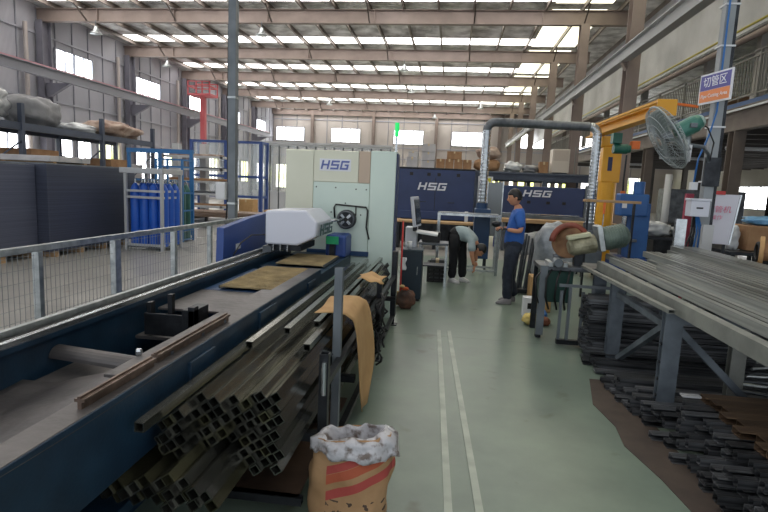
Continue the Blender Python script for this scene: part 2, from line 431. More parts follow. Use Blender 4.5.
for x in (-14.7, -8.3, -1.9, 4.4, 10.6):
    struct(MB().ibeam((x, YB-.2, 0), (x, YB-.2, 8.9), .3, .3, .03, (0,1,0)).build(tname(), M_beam))
for z in (8.0, 5.4, 4.3):
    struct(MB().box(XL, 21, YB-.08, YB, z-.04, z+.04).build(tname(), M_girt))
x = XL+1.
while x < 20:
    struct(MB().box(x-.03, x+.03, YB-.05, YB, 3.4, 8.9).build(tname(), M_seam)); x += 1.6
struct(MB().box(XL, 21, YB-.3, YB-.1, 8.45, 8.95).build(tname(), M_beam))
# right: translucent sheet wall over the mezzanine
def sheetmat():
    m = wave_mat('translucent_sheet', H('a5a6a8'), H('cbcbcd'), 'Y', 6., .45, 0, .5)
    return m
b = MB(); xs = 7.55
pts = []
y = -1.; n = 0
while y < YB:
    b.box(xs, xs+.03+.03*(n % 2), y, y+.26, 6.1, 8.9); y += .26; n += 1
struct(b.build('wall_mezzanine', sheetmat()))
# mezzanine slab, edge beam, columns, joists
M_mezz = mat('mezzanine_steel', H('5f554f'), .6, 0, H('6d635c'), 2)
M_slab = mat('slab', H('4a4a4c'), .7)
struct(MB().box(7.5, 21, -3, 45, 4.15, 4.28).build(tname(), M_slab))
struct(MB().ibeam((7.5, -3, 3.82), (7.5, 45, 3.82), .25, .62, .03).build(tname(), M_mezz))
struct(MB().box(7.38, 7.42, -3, 45, 4.13, 4.24).build(tname(), mat('blue_edge', H('30507c'), .5)))
struct(MB().box(7.33, 7.37, -3, 45, 4.02, 4.07).build(tname(), mat('white_edge', H('c8ccd0'), .5)))
y = 6.
while y < 45:
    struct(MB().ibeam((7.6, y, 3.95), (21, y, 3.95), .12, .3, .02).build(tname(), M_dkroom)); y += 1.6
for yy in (9.2, 15.6, 22.1, 28.6, 35.1, 41.6):
    struct(MB().ibeam((7.5, yy, 0), (7.5, yy, 3.5), .3, .34, .03, (0,1,0)).build(tname(), M_mezz))
    for xx in (12.2, 16.8):
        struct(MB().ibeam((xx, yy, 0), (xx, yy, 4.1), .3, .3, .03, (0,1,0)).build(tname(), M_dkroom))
# dim wall and bright openings deep under the mezzanine
for (y0, y1) in ((14, 17.5), (20, 25.5), (29, 34), (38, 44)):
    f = MB().box(20.9, 21, y0, y1, 1.0, 1.1).box(20.9, 21, y0, y1, 2.6, 2.7)
    for i in range(5): f.box(20.9, 21, y0+(y1-y0)*i/4-.04, y0+(y1-y0)*i/4+.04, 1.1, 2.6)
    o = struct(f.build(wname(), M_frame)); MB().box(20.96, 20.98, y0, y1, 1.1, 2.6).build('pane', E_win, o)
# upper floor things: white posts behind the railing, brown pipe, yellow pipe
for yy in (10.2, 13.4, 16.6, 19.8, 26, 32):
    struct(MB().box(8.3, 8.55, yy, yy+.25, 4.28, 9.).build(tname(), mat('white_post', H('b9b5ae'), .6)))
def pipe(name, pts, rad, m, label, cat, n=10):
    o = MB().tube(pts, rad, n).build(name, m, smooth=True); tag(o, label, cat); return origin(o, pts[0])
pipe('brown_pipe', [(7.2, 2, 5.75), (7.2, 44, 5.75)], .085, M_beam, 'thick brown pipe running along above the mezzanine railing', 'pipe')
pipe('yellow_pipe', [(7.3, 2, 6.12), (7.3, 44, 6.12)], .03, mat('yellow_pipe', H('b9ae52'), .5), 'thin yellow pipe under the edge of the pale sheet wall', 'pipe', 8)
pipe('conduit_pipe', [(7.3, 2, 6.0), (7.3, 44, 6.0)], .022, M_galv, 'thin grey conduit just below the yellow pipe', 'pipe', 8)
b = MB()
for z in (5.42, 5.3): b.box(7.43, 7.47, -2, 44, z, z+.04)
b2 = MB().box(7.43, 7.47, -2, 44, 4.36, 4.4)
T = thing('mezzanine_railing', 'long grey steel railing with vertical bars along the mezzanine edge', 'railing', (7.45, 21, 4.28))
M_rail = mat('railing_grey', H('77756f'), .5, .2)
b.build('handrail', M_rail, T); b2.build('lower_rail', M_rail, T)
yy = 6.; bars = MB(); k = 0
while yy < 44:
    bars.box(7.44, 7.46, yy-.012, yy+.012, 4.38, 5.32); yy += .14
o = bars.build('railing_bars', M_rail, T); o['kind'] = 'stuff'
yy = 6.
while yy < 44:
    MB().box(7.42, 7.48, yy-.03, yy+.03, 4.28, 5.42).build('railing_post', M_rail, T); yy += 2.2
# crane rails
T = thing('crane_rail', 'long grey overhead crane rail on brackets along the right row of columns', 'crane rail', (4.62, 20, 5.5))
MB().ibeam((4.62, 2, 5.60), (4.62, 50, 5.60), .24, .38, .03).build('rail_beam', M_crtop, T)
MB().box(4.59, 4.65, 2, 50, 5.79, 5.83).build('rail_head', M_steel_md, T)
for y in RAFT: MB().prism([(4.52, 5.47), (4.7, 5.47), (4.7, 5.2)], y-.1, y+.1).build('bracket', M_beam, T)
T = thing('crane_rail', 'long grey crane rail with a pink stripe along the left wall', 'crane rail', (-17.6, 20, 5.6))
MB().ibeam((-17.6, 6, 5.82), (-17.6, 50, 5.82), .25, .42, .03).build('rail_beam', M_ctrail, T)
MB().box(-17.66, -17.54, 6, 50, 6.04, 6.1).build('rail_stripe', M_pink, T)
for y in RAFT: MB().prism([(-17.75, 5.6), (-17.4, 5.6), (-18.45, 5.0), (-18.6, 5.0), (-18.6, 5.6)], y-.1, y+.1).build('bracket', M_coll, T)

# hanging bell lamps on the rafters
def lamp(x, y, label):
    T = thing('bell_lamp', label, 'lamp', (x, y, 7.7), group='bell lamps under the roof beams')
    MB().cyl((x, y, 8.0), (x, y, 8.3), .015, 6).build('rod', M_steel_gr, T)
    MB().lathe((x, y, 7.72), [(.26, 0), (.24, .03), (.12, .14), (.08, .26), (.08, .32)], 16).build('lamp_shade', M_galv, T, smooth=True)
    return T
for (x, y, l) in ((-16, 22.7, 'grey bell lamp under the nearest roof beam at the far left end'), (-16.3, 29.2, 'grey bell lamp near the left end of the second roof beam'),
                  (-8.4, 22.7, 'grey bell lamp on the nearest roof beam left of the middle'), (-10., 42.2, 'grey bell lamp on a far roof beam above the glazed partition'),
                  (-2.9, 29.2, 'grey bell lamp on the second roof beam above the white cabinet'), (-3., 35.7, 'grey bell lamp on the third roof beam above the white cabinet'),
                  (1.8, 42.2, 'grey bell lamp on a far roof beam right of the white cabinet'), (-1.9, 48.7, 'grey bell lamp on the farthest roof beam')):
    lamp(x, y, l)

# ================================================================== LEFT: fence, bed, cabinet
# logo strokes: unit height 1, slanted
def logo_polys():
    L = []
    def rct(x0, x1, y0, y1): L.append((x0, x1, y0, y1))
    w_ = .26
    rct(0, w_, 0, 1); rct(1.15-w_, 1.15, 0, 1); rct(w_, 1.15-w_, .4, .6)
    o = 1.42
    rct(o, o+1.2, .8, 1); rct(o, o+w_, .4, .8); rct(o+w_, o+1.2, .4, .6); rct(o+1.2-w_, o+1.2, 0, .4); rct(o, o+1.2-w_, 0, .2)
    o = 2.86
    rct(o, o+1.2, .8, 1); rct(o, o+w_, 0, .8); rct(o+w_, o+1.2, 0, .2); rct(o+1.2-w_, o+1.2, .2, .6); rct(o+.6, o+1.2-w_, .42, .6)
    return L, 4.06
def logo(T, m, org, xdir, height, thick=.006, width=None, name='logo'):
    """raised HSG letters on a panel; org = lower left, xdir = reading direction, letters stand up along z"""
    L, W = logo_polys(); xd = V(xdir).normalized(); up = V((0,0,1)); n = xd.cross(up).normalized()
    sx = (width/(W+.3)) if width else height
    b = MB()
    for (x0, x1, y0, y1) in L:
        vs = []
        for k in (0, thick):
            for x, y in ((x0, y0), (x1, y0), (x1, y1), (x0, y1)):
                vs.append(V(org)+xd*((x+.28*y)*sx)+up*(y*height)+n*k)
        b.add(vs, [(0,1,2,3),(7,6,5,4),(0,4,5,1),(1,5,6,2),(2,6,7,3),(3,7,4,0)])
    return b.build(name, m, T)

# wire mesh fence
T = thing('mesh_fence', 'low galvanised fence with wire mesh panels behind the blue machine bed', 'fence', (-3.2, 4.5, 0))
MB().sq((-3.33, 1.0, 1.075), (-3.1, 9.6, 1.075), .05, .05, .003).build('top_rail', M_galv, T, bevel=.003)
def fx(y): return -3.33+.23*(y-1)/8.6
ps = [1.0, 2.4, 3.82, 4.78, 5.83, 6.72, 7.7, 8.7, 9.6]
for i, y in enumerate(ps):
    wd = .09 if i in (3, 6) else .05
    o = MB().box(fx(y)-.03, fx(y)+.03, y-wd/2, y+wd/2, 0, 1.05).box(fx(y)-.06, fx(y)+.06, y-.07, y+.07, 0, .01).build('post', M_galv, T, bevel=.003)
M_wire = mat('fence_wire', H('8d9294'), .4, .6)
for i in range(len(ps)-1):
    b = MB(); y0, y1 = ps[i]+.03, ps[i+1]-.03
    yy = y0
    while yy < y1:
        b.box(fx(yy)-.0015, fx(yy)+.0015, yy-.0017, yy+.0017, .12, 1.04); yy += .05
    z = .12
    while z < 1.05:
        b.bar((fx(y0), y0, z), (fx(y1), y1, z), .003, .003); z += .1
    b.build('wire_mesh', M_wire, T)

# slender grey post standing in the fence line, rising to the roof
T = thing('steel_post', 'tall thin dark grey steel post rising beside the mesh fence', 'post', (-3.42, 8.05, 0))
MB().box(-3.485, -3.365, 8.0, 8.12, .01, 8.24).build('pole', M_steel_gr, T, bevel=.006)
MB().box(-3.55, -3.3, 7.94, 8.18, 0, .012).build('base_plate', M_steel_gr, T)
for z in (1.28, 2.9): MB().box(-3.49, -3.36, 7.99, 8.13, z, z+.03).build('clamp_band', M_galv, T)
MB().tube([(-3.50, 8.05, 4.0), (-3.51, 8.05, 2.4), (-3.50, 8.04, 1.4), (-3.53, 8.04, 1.0), (-3.5, 8.05, .3)], .012, 6).build('cable', M_black, T, smooth=True)
T = thing('electric_box', 'small white electrical box fixed to the thin grey post', 'electrical box', (-3.58, 8.0, 1.35))
MB().box(-3.66, -3.50, 7.94, 8.05, 1.35, 1.62).build('box_body', mat('box_white', H('d2d4d6'), .5), T, bevel=.008)
MB().box(-3.645, -3.505, 7.93, 7.942, 1.365, 1.605).build('box_door', mat('box_white', (0,0,0)), T, bevel=.004)

# cutting machine bed: a long blue trough with rails and covers
T = thing('tube_machine_bed', 'long dark blue bed of the tube cutting machine with steel trays and rails', 'machine', (-1.6, 3.8, 0))
bed = T
b = MB()
b.prism([(-1.30, .52), (-1.22, .52), (-1.22, .85), (-1.30, .85)], .9, 5.0, 'xz')
b.box(-1.56, -1.5, .98, 6.5, 0, .52); b.box(-1.56, -1.25, .98, 5.0, .5, .54)
b.box(-2.06, -1.98, .3, 6.5, 0, .86)
b.box(-1.94, -1.30, .3, .98, 0, .6)
b.box(-1.94, -1.30, .98, 6.5, .25, .3)
b.build('bed_frame', M_blued, T, bevel=.004)
# folded edge and patches on the near side face
b = MB()
for (y0, y1, z0, z1) in ((2.35, 2.62, .6, .8), (3.3, 3.62, .55, .82), (4.5, 4.75, .55, .8)): MB().box(-1.222, -1.205, y0, y1, z0, z1).build('side_plate', M_blued, T, bevel=.003)
b = MB()
for (y0, y1) in ((.98, 5.0),): b.box(-1.34, -1.225, y0, y1, .845, .853)
# right strip of deck
b.box(-1.42, -1.34, 2.0, 3.9, .835, .85)
b.build('edge_flange', M_tray, T, bevel=.002)
# left sloping tray in the near part
b = MB()
def tray(u_, v_):
    x = -1.98+.76*u_; y = .98+1.22*v_; z = .70+.145*max(0, (u_-.25)/.75)**.8-.02*math.sin(v_*3)
    return (x, y, z)
b.grid(tray, 16, 16)
b.build('near_tray', M_tray, T, smooth=True, solid=.006)
b = MB(); b.box(-1.94, -1.42, 2.2, 2.6, .68, .69); b.box(-1.94, -1.42, 3.05, 3.3, .66, .68); b.box(-1.93, -1.26, 3.3, 3.95, .79, .806); b.box(-1.44, -1.26, 2.2, 3.3, .79, .80)
b.build('deck_plate', M_tray, T, bevel=.002)
# round nosed cross channel
b = MB()
pr = [(math.cos(a)*.055, math.sin(a)*.055) for a in [PI*k/10 for k in range(11)]]
pr2 = [(x*.93, y*.93) for x, y in pr][::-1]
b.prof((-1.97, 2.42, .752), (-1.46, 2.34, .752), pr+pr2)
b.build('cross_channel', M_tray, T, smooth=False)
# rust coloured T rails
b = MB()
def trail(b, y0, y1, x, z):
    b.box(x-.008, x+.008, y0, y1, z-.03, z); b.box(x-.02, x+.02, y0+.0, y1, z, z+.012); b.box(x-.008, x+.002, y0, y1, z+.012, z+.02)
trail(b, 1.66, 2.13, -1.275, .88)
trail(b, 2.17, 2.95, -1.285, .88)
b.build('support_rail', M_trail, T)
for (y) in (1.7, 2.1, 2.3, 2.62, 2.9):
    MB().cyl((-1.28, y, .846), (-1.28, y, .87), .012, 8).build('rail_foot', M_steel_md, T)
MB().lathe((-1.42, 2.26, .85), [(.012, -.05), (.012, .0), (.016, .005), (.016, .02), (.012, .03)], 10).build('bolt', M_steelbr, T)
# bracket block in the middle
b = MB(); b.box(-1.86, -1.83, 3.05, 3.1, .70, .9); b.box(-1.72, -1.69, 3.05, 3.09, .70, .96); b.box(-1.56, -1.52, 3.0, 3.06, .70, .9)
b.box(-1.86, -1.52, 3.02, 3.035, .70, .84); b.box(-1.60, -1.52, 3.0, 3.2, .70, .88)
b.build('tube_support', M_steel_dk, T, bevel=.003)
# linear guide along the far side
b = MB(); b.box(-2.08, -1.95, .3, 6.5, .86, .885); b.build('guide_base', M_blued, T)
MB().box(-1.985, -1.955, .3, 6.5, .885, .915).build('linear_guide', M_steelbr, T, bevel=.004)
MB().box(-2.035, -2.0, .3, 6.5, .885, .905).build('cable_tray', M_black, T)
MB().box(-2.08, -2.05, .3, 6.5, .885, .935).build('guide_edge', M_galv, T, bevel=.003)
# blue drive block in front of the cabinet
MB().box(-1.47, -1.22, 6.2, 6.58, .8, 1.07).build('drive_block', M_blue2, T, bevel=.03)
o = MB().box(-1.44, -1.29, 6.10, 6.12, .97, 1.06).build('green_plate', mat('green_plate', H('1fa06a'), .5), T); o['label'] = 'green plate'
MB().box(-1.40, -1.34, 6.12, 6.2, .8, .98).build('plate_bracket', M_steel_dk, T)
b = MB(); b.box(-1.30, -1.22, 5.0, 6.55, .3, .8); b.box(-1.94, -1.3, 6.3, 6.55, .3, .8); b.build('bed_rear_frame', M_blued, T, bevel=.005)
MB().box(-1.94, -1.24, 5.25, 6.1, .55, .805).build('cross_member', M_blued, T, bevel=.004)
MB().box(-1.93, -1.24, 3.96, 5.05, .3, .806).build('cover_box', M_blue, T, bevel=.006)
# feet
for y in (1.3, 2.9, 4.5, 6.2):
    for x in (-1.95, -1.28): MB().cyl((x, y, -.0), (x, y, .02), .05, 12).build('levelling_foot', M_steel_md, T)

# slatted slag covers lying on the bed
def cover(p, label):
    (x0, y0), (x1, y1), sk = p
    T = thing('slatted_cover', label, 'cover plate', (x0, y0, .812))
    b = MB()
    def f(u_, v_): return (x0+(x1-x0)*u_+sk*v_, y0+(y1-y0)*v_, .832+.004*noise.noise(V((u_*6, v_*9, x0))))
    b.grid(f, 14, 26); b.build('sheet', M_lid, T, smooth=True, solid=.01)
    b = MB(); n = 22
    for i in range(n+1):
        y = y0+(y1-y0)*i/n; b.box(x0+.01+sk*i/n, x1-.01+sk*i/n, y-.004, y+.004, .834, .8435)
    o = b.build('slats', M_lid, T); o['kind'] = 'stuff'
    for x in (x0, x1): MB().bar((x, y0, .828), (x+sk, y1, .828), .012, .024).build('edge_strip', M_steel_md, T)
cover(((-1.80, 3.98), (-1.25, 5.03), 0.), 'tan worn slatted cover lying on the bed, nearer of the two')
cover(((-1.78, 5.30), (-1.27, 6.05), 0.), 'tan worn slatted cover on the bed beside the white drive head')

# blue guard panel
T = thing('blue_guard_panel', 'blue sheet metal guard behind the far rail of the bed', 'guard panel', (-2.3, 5.8, 0))
MB().prism([(5.08, .02), (6.95, .02), (6.95, 1.3), (5.9, 1.25), (5.15, 1.185)], -2.36, -2.28, 'yz').build('panel', M_blue2, T, bevel=.006)
MB().box(-2.279, -2.274, 5.45, 5.57, .93, .99).build('sticker', M_paper, T)
MB().tube([(-2.2, 5.2, .9), (-2.18, 5.35, 1.02), (-2.16, 5.6, 1.08), (-2.12, 5.9, 1.06), (-2.08, 6.2, .94)], .008, 6).build('hose', M_black, T, smooth=True)

# white drive head on the far rail
T = thing('drive_head', 'white boxy drive head with dark letters riding on the far rail', 'machine head', (-1.75, 5.5, .915))
b = MB()
sec = [(-1.98, 1.0), (-1.62, 1.0), (-1.42, 1.10), (-1.40, 1.26), (-1.53, 1.385), (-1.98, 1.365)]
b.prism(sec, 5.52, 6.22, 'xz')
b.build('housing', M_whiteb, T, bevel=.022)
M_logod = mat('logo_dark', H('3b5a5a'), .5)
# letters on the side facing the aisle
b_ = logo(T, M_logod, (-1.397, 5.62, 1.11), (0.02, 1, 0.), .12, .006, width=.56)
MB().box(-1.97, -1.6, 5.6, 6.2, .93, 1.0).build('slide', M_steel_dk, T, bevel=.004)
MB().box(-2.0, -1.9, 5.5, 5.8, .916, .98).build('guide_block', M_steel_md, T)
for x in (-1.9, -1.82, -1.74): MB().cyl((x, 5.56, .93), (x, 5.56, 1.0), .012, 8).build('bolt', M_steelbr, T)
T = thing('steel_bar_stock', 'thin bright tube reaching from the white head into the round chuck', 'tube', (-1.42, 6, 1.235))
MB().cyl((-1.44, 6.225, 1.235), (-1.30, 6.49, 1.24), .017, 12).build('tube_body', M_steelbr, T, smooth=True)
# the tall white cabinet
T = thing('laser_cabinet', 'tall cream white machine cabinet with blue letters and a round chuck', 'machine cabinet', (-1.4, 7.2, 0))
cabinet = T
Y0 = 6.6
MB().box(-2.11, -.92, Y0+.02, 8.0, .06, 2.09).build('housing', M_white, T, bevel=.01)
MB().box(-2.09, -.94, Y0+.1, 7.9, 0, .06).build('plinth', M_steel_dk, T)
MB().box(-2.10, -1.745, Y0, Y0+.02, .1, 2.075).build('left_panel', M_white, T, bevel=.004)
MB().box(-1.74, -1.17, Y0, Y0+.02, 1.70, 2.085).build('logo_panel', M_white, T, bevel=.004)
o = MB().box(-1.165, -1.02, Y0, Y0+.02, 1.70, 2.09).build('tan_panel', M_brown, T, bevel=.004)
MB().box(-1.74, -1.02, Y0, Y0+.02, .1, 1.695).build('centre_panel', M_white2, T, bevel=.004)
MB().box(-1.015, -.70, Y0-.01, Y0+.30, .0, 2.10).build('side_door', M_white2, T, bevel=.006)
MB().box(-.70, -.685, Y0+.03, Y0+.29, .05, 2.08).build('right_side_panel', M_navy, T, bevel=.003)
M_logob = mat('logo_blue', H('5a67a3'), .5)
MB().box(-1.665, -1.265, Y0-.003, Y0, 1.835, 1.985).build('logo_plate', mat('logo_plate', H('d9dbe0'), .5), T)
logo(T, M_logob, (-1.65, Y0-.004, 1.855), (1, 0, 0), .11, .005, width=.37)
for (x, z) in ((-1.70, 1.63), (-1.45, 1.63), (-1.19, 1.62), (-1.06, 1.62), (-1.72, 1.28), (-1.5, 1.32), (-1.12, 1.3), (-1.32, 1.44)):
    MB().cyl((x, Y0-.006, z), (x, Y0+.005, z), .009, 8).build('panel_bolt', M_steel_dk, T)
ch = MB().cyl((-1.29, Y0-.09, 1.24), (-1.29, Y0+.01, 1.24), .12, 28).build('chuck', M_steel_dk, T, bevel=.008)
MB().ring((-1.29, Y0-.095, 1.24), .1, .014, (0,1,0), 28, 6).build('chuck_ring', M_steel_md, ch, smooth=True)
for a in range(4):
    an = PI/4+a*PI/2; c_ = V((-1.29+.055*math.cos(an), Y0-.10, 1.24+.055*math.sin(an)))
    MB().obox(c_, (.06, .03, .035), (0, -an, 0)).build('chuck_jaw', M_steelbr, ch, bevel=.003)
MB().cyl((-1.29, Y0-.1, 1.24), (-1.29, Y0-.092, 1.24), .03, 16).build('chuck_bore', M_black, ch)
MB().tube([(-1.45, Y0-.01, 1.25), (-1.46, Y0-.02, 1.38), (-1.44, Y0-.02, 1.42), (-1.05, Y0-.02, 1.40), (-1.03, Y0-.02, 1.36), (-1.04, Y0-.02, 1.15), (-1.0, Y0-.02, 1.0)], .011, 6).tube([(-1.18, Y0-.02, 1.41), (-1.18, Y0-.02, 1.3), (-1.2, Y0-.02, 1.22)], .008, 6).build('hose', M_black, T, smooth=True)
MB().ring((-1.6, 7.5, 2.08), .19, .035, (0,1,0), 20, 8, 0, PI).build('exhaust_hose', M_steel_gr, T, smooth=True)
MB().box(-1.8, -1.0, Y0-.04, Y0, .78, .84).build('lower_ledge', M_blue, T, bevel=.004)
lt = MB().cyl((-.73, 6.8, 2.10), (-.73, 6.8, 2.3), .014, 8).build('beacon_pole', M_steelbr, T)
MB().cyl((-.73, 6.8, 2.3), (-.73, 6.8, 2.47), .028, 14).build('beacon_light', mat('beacon_green', H('20b060'), .3, emit=H('10b050'), estr=1.2), T, bevel=.004)

# ---------------------------------------------------------------- tube rack and tubes
T = thing('tube_rack', 'dark steel rack holding the square tubes beside the aisle', 'rack', (-.95, 4, 0))
rack = T
for (y, z1, zx) in ((2.66, .80, -.615), (3.16, 1.18, -.655), (4.95, .80, -.63), (6.3, .86, -.63)):
    MB().sq((zx, y, 0), (zx, y, z1), .05, .05, .004).box(zx-.06, zx+.06, y-.06, y+.06, 0, .01).build('post', M_steel_gr if z1 > 1 else M_steel_dk, T, bevel=.003)
o = MB().cyl((-.61, 2.625, .58), (-.61, 2.625, .76), .014, 10).build('bright_pin', M_steelbr, T); o['label'] = 'bright steel pin'
for y in (2.66, 3.55, 4.95, 6.25):
    MB().sq((-1.42, y, .33), (-.60, y, .33), .05, .05, .004).build('cross_arm', M_steel_dk, T)
    MB().sq((-1.42, y, 0), (-1.42, y, .305), .05, .05, .004).build('inner_post', M_steel_dk, T)
for z in (.10, .60):
    MB().sq((-.63, 2.7, z), (-.63, 6.3, z), .04, .04, .004).build('long_rail', M_steel_dk, T)
MB().box(-.66, -.60, 6.28, 6.4, .1, .9).build('end_plate', M_black, T, bevel=.004)
MB().box(-1.38, -.66, 2.35, 3.6, .15, .16).build('lower_shelf', mat('rusty_sheet', H('4a3c34'), .5, .5, H('5f4c40'), 5), T)
MB().sq((-1.38, 2.36, .14), (-.64, 2.36, .14), .04, .04, .003).build('shelf_edge', M_steel_dk, T)

# prototype tube of unit length 4.4 m lying along y
def tube_proto(s_, roll, m):
    ln = 4.4
    b = MB().sq((0, 0, 0), (0, ln, 0), s_, s_, .003, roll)
    return b
protos = {}
cnt = [0]
def put_tube(x, y, z, roll, m, s_=.044, ln=4.4, label='', group='', yaw=0.):
    key = (round(roll, 2), m.name, s_, ln)
    if key not in protos:
        o = MB().sq((0, 0, 0), (0, ln, 0), s_, s_, .0042, roll).build('square_tube', m); protos[key] = o
        tag(o, label, 'tube', group)
    else:
        p = protos[key]; o = p.copy(); COL.objects.link(o); o['label'] = label; o['group'] = group
    o.location = (x, y, z); o.rotation_euler = (0, 0, yaw); return o
rnd = random.Random(3)
s_ = .0445; th = R(36); pitch = .0455
LU = 'black square steel tube in the upper bundle on the rack beside the aisle'
LL = 'olive tinted square steel tube in the lower bundle sticking out furthest on the rack'
LO = 'loose black square tube lying flat against the blue bed'
cth, sth = math.cos(th), math.sin(th)
for i in range(-24, 25):
    for j in range(-24, 25):
        x = -.94+(i*cth-j*sth)*pitch; z = .58+(i*sth+j*cth)*pitch
        top = .745+.012*math.sin(x*23)-max(0, (-1.0-x))*.25
        if x > -.695 or x < -1.40 or z > top or z < .392: continue
        if z < .50 and x < -.86:
            if (i*7+j*3) % 9 == 0 and z > .46: continue
            y = 1.83+rnd.uniform(-.03, .03)-.03*(x+1)
            put_tube(x, y, z, th, M_tubeg if (i*2+j) % 3 == 0 else M_tube, s_-.001, 4.38, LL, 'square tubes of the lower bundle on the rack')
        elif x > -1.175 and (z > .525 or x > -.86):
            y = (1.98 if x < -1.06 else 2.10 if x < -.92 else 2.16)+rnd.uniform(-.02, .03)
            put_tube(x, y, z, th, M_tubeg if (i*2+j) % 7 == 0 else M_tube, s_-.001, 4.08, LU, 'square tubes of the upper bundle on the rack')
for k, (x, y, z) in enumerate(((-1.15, 1.82, .722), (-1.05, 2.7, .795), (-.93, 3.0, .80), (-.80, 3.2, .80), (-.74, 2.75, .79))):
    put_tube(x, y, z, 0., M_tube, .04, 3.1, 'loose black square tube lying on top of the bundles on the rack', 'loose tubes on top of the rack', yaw=R((.15, -.1, .2, .0, .1)[k]))
for k in range(16):
    put_tube(-.80+.0205*(k % 4), 3.1+.03*(k % 3), .18+.0205*(k//4), 0., M_tube, .019, 2.9, 'thin square tube in the small bundle low on the rack', 'small tubes low on the rack')

# cardboard sheet over the rack
T = thing('cardboard_sheet', 'folded tan cardboard sheet hanging over the side of the tube rack', 'cardboard', (-.54, 3.8, .06))
b = MB()
prf = [(-.82, .87), (-.72, .868), (-.65, .85), (-.60, .80), (-.585, .7), (-.57, .5), (-.56, .3), (-.55, .06)]
def cf(u_, v_):
    t = v_*(len(prf)-1); i = min(int(t), len(prf)-2); k = t-i
    x = prf[i][0]*(1-k)+prf[i+1][0]*k; z = prf[i][1]*(1-k)+prf[i+1][1]*k
    lo_, hi_ = 3.22+.32*v_, 3.72+.45*min(1, v_*1.3)
    if v_ > .88: hi_ -= (v_-.88)*3.2; lo_ += (v_-.88)*.6
    return (x+.01*math.sin(u_*5+v_*3), lo_+(hi_-lo_)*u_, z)
b.grid(cf, 12, 24); b.build('sheet', M_card, T, smooth=True, solid=.006)
T = thing('cardboard_piece', 'small torn piece of cardboard on the rack behind the big sheet', 'cardboard', (-.72, 4.8, .82))
b = MB(); b.grid(lambda u_, v_: (-.78+.2*u_+.02*math.sin(v_*7), 4.55+.38*v_+.06*u_, .86-.05*u_*u_+.012*math.sin(u_*9+v_*5)), 10, 10); b.build('sheet', M_card, T, smooth=True, solid=.005)
# black cables hanging
T = thing('hanging_cable', 'tangled black cable hanging beside the cardboard sheet', 'cable', (-.6, 4.5, .2))
for k in range(5):
    rr = random.Random(k); pts = []
    for t in range(15):
        a = t/14; pts.append((-.55+.03*math.sin(a*9+k*2)+.02*math.sin(a*23+k), 4.35+.1*k*.6+.05*math.cos(a*11+k), .78-.12*k*.3-a*(.62-.07*k)))
    MB().tube(pts, .009, 6).build('cable_strand', M_black, T, smooth=True)
MB().blob((-.55, 4.45, .6), (.035, .1, .1), .3, 3, 4).build('cable_knot', M_rub, T, smooth=True)

# paper sack in front
T = thing('paper_sack', 'open brown paper sack with red stripes and a crumpled white liner', 'sack', (-.43, 2.45, 0))
def sack(u_, v_, grow=0.):
    a = 2*PI*u_; z = .47*v_
    rx = .185-.005*v_+.02*math.sin(v_*PI)+grow; ry = .15-.03*v_+grow
    q = .86
    cx_ = math.copysign(abs(math.cos(a))**q, math.cos(a)); sy_ = math.copysign(abs(math.sin(a))**q, math.sin(a))
    k = 1+.10*noise.noise(V((cx_*2.2, sy_*2.2, v_*4)))+.03*math.sin(a*7+v_*9)*(v_+.3)
    z2 = z+.03*math.cos(a+.6)*v_
    return (-.44+rx*cx_*k+.035*v_, 2.45+ry*sy_*k, z2+.004)
b = MB(); b.grid(lambda u_, v_: sack(u_, v_), 56, 34)
sackm = mat('sack_paper', H('9d7a55'), .8, 0, H('b08c66'), 5, .35, 14)
nt = sackm.node_tree; N = nt.nodes; L = nt.links; bs = N['Principled BSDF']; src = bs.inputs['Base Color'].links[0].from_socket
sx = N.new('ShaderNodeSeparateXYZ'); L.new(N['Texture Coordinate'].outputs['Object'], sx.inputs['Vector'])
def mth(op, a, b_=None, c_=None):
    n = N.new('ShaderNodeMath'); n.operation = op
    for i, v_ in enumerate((a, b_, c_)):
        if v_ is None: continue
        if isinstance(v_, (int, float)): n.inputs[i].default_value = v_
        else: L.new(v_, n.inputs[i])
    return n.outputs[0]
# two slanted printed bands (red, orange) on the front
tz = mth('SUBTRACT', sx.outputs['Z'], mth('MULTIPLY', sx.outputs['X'], .42))
def band(lo_, hi_): return mth('MULTIPLY', mth('GREATER_THAN', tz, lo_), mth('LESS_THAN', tz, hi_))
msk = mth('MULTIPLY', mth('GREATER_THAN', sx.outputs['X'], -.085), mth('LESS_THAN', sx.outputs['Y'], .03))
cur = src
for (lo_, hi_, c_) in ((.345, .385, H('a2453f')), (.295, .343, H('a9553a')), (.215, .262, H('a4463f'))):
    mx = N.new('ShaderNodeMix'); mx.data_type = 'RGBA'; L.new(mth('MULTIPLY', band(lo_, hi_), msk), mx.inputs['Factor'])
    L.new(cur, mx.inputs['A']); mx.inputs['B'].default_value = (*c_, 1); cur = mx.outputs['Result']
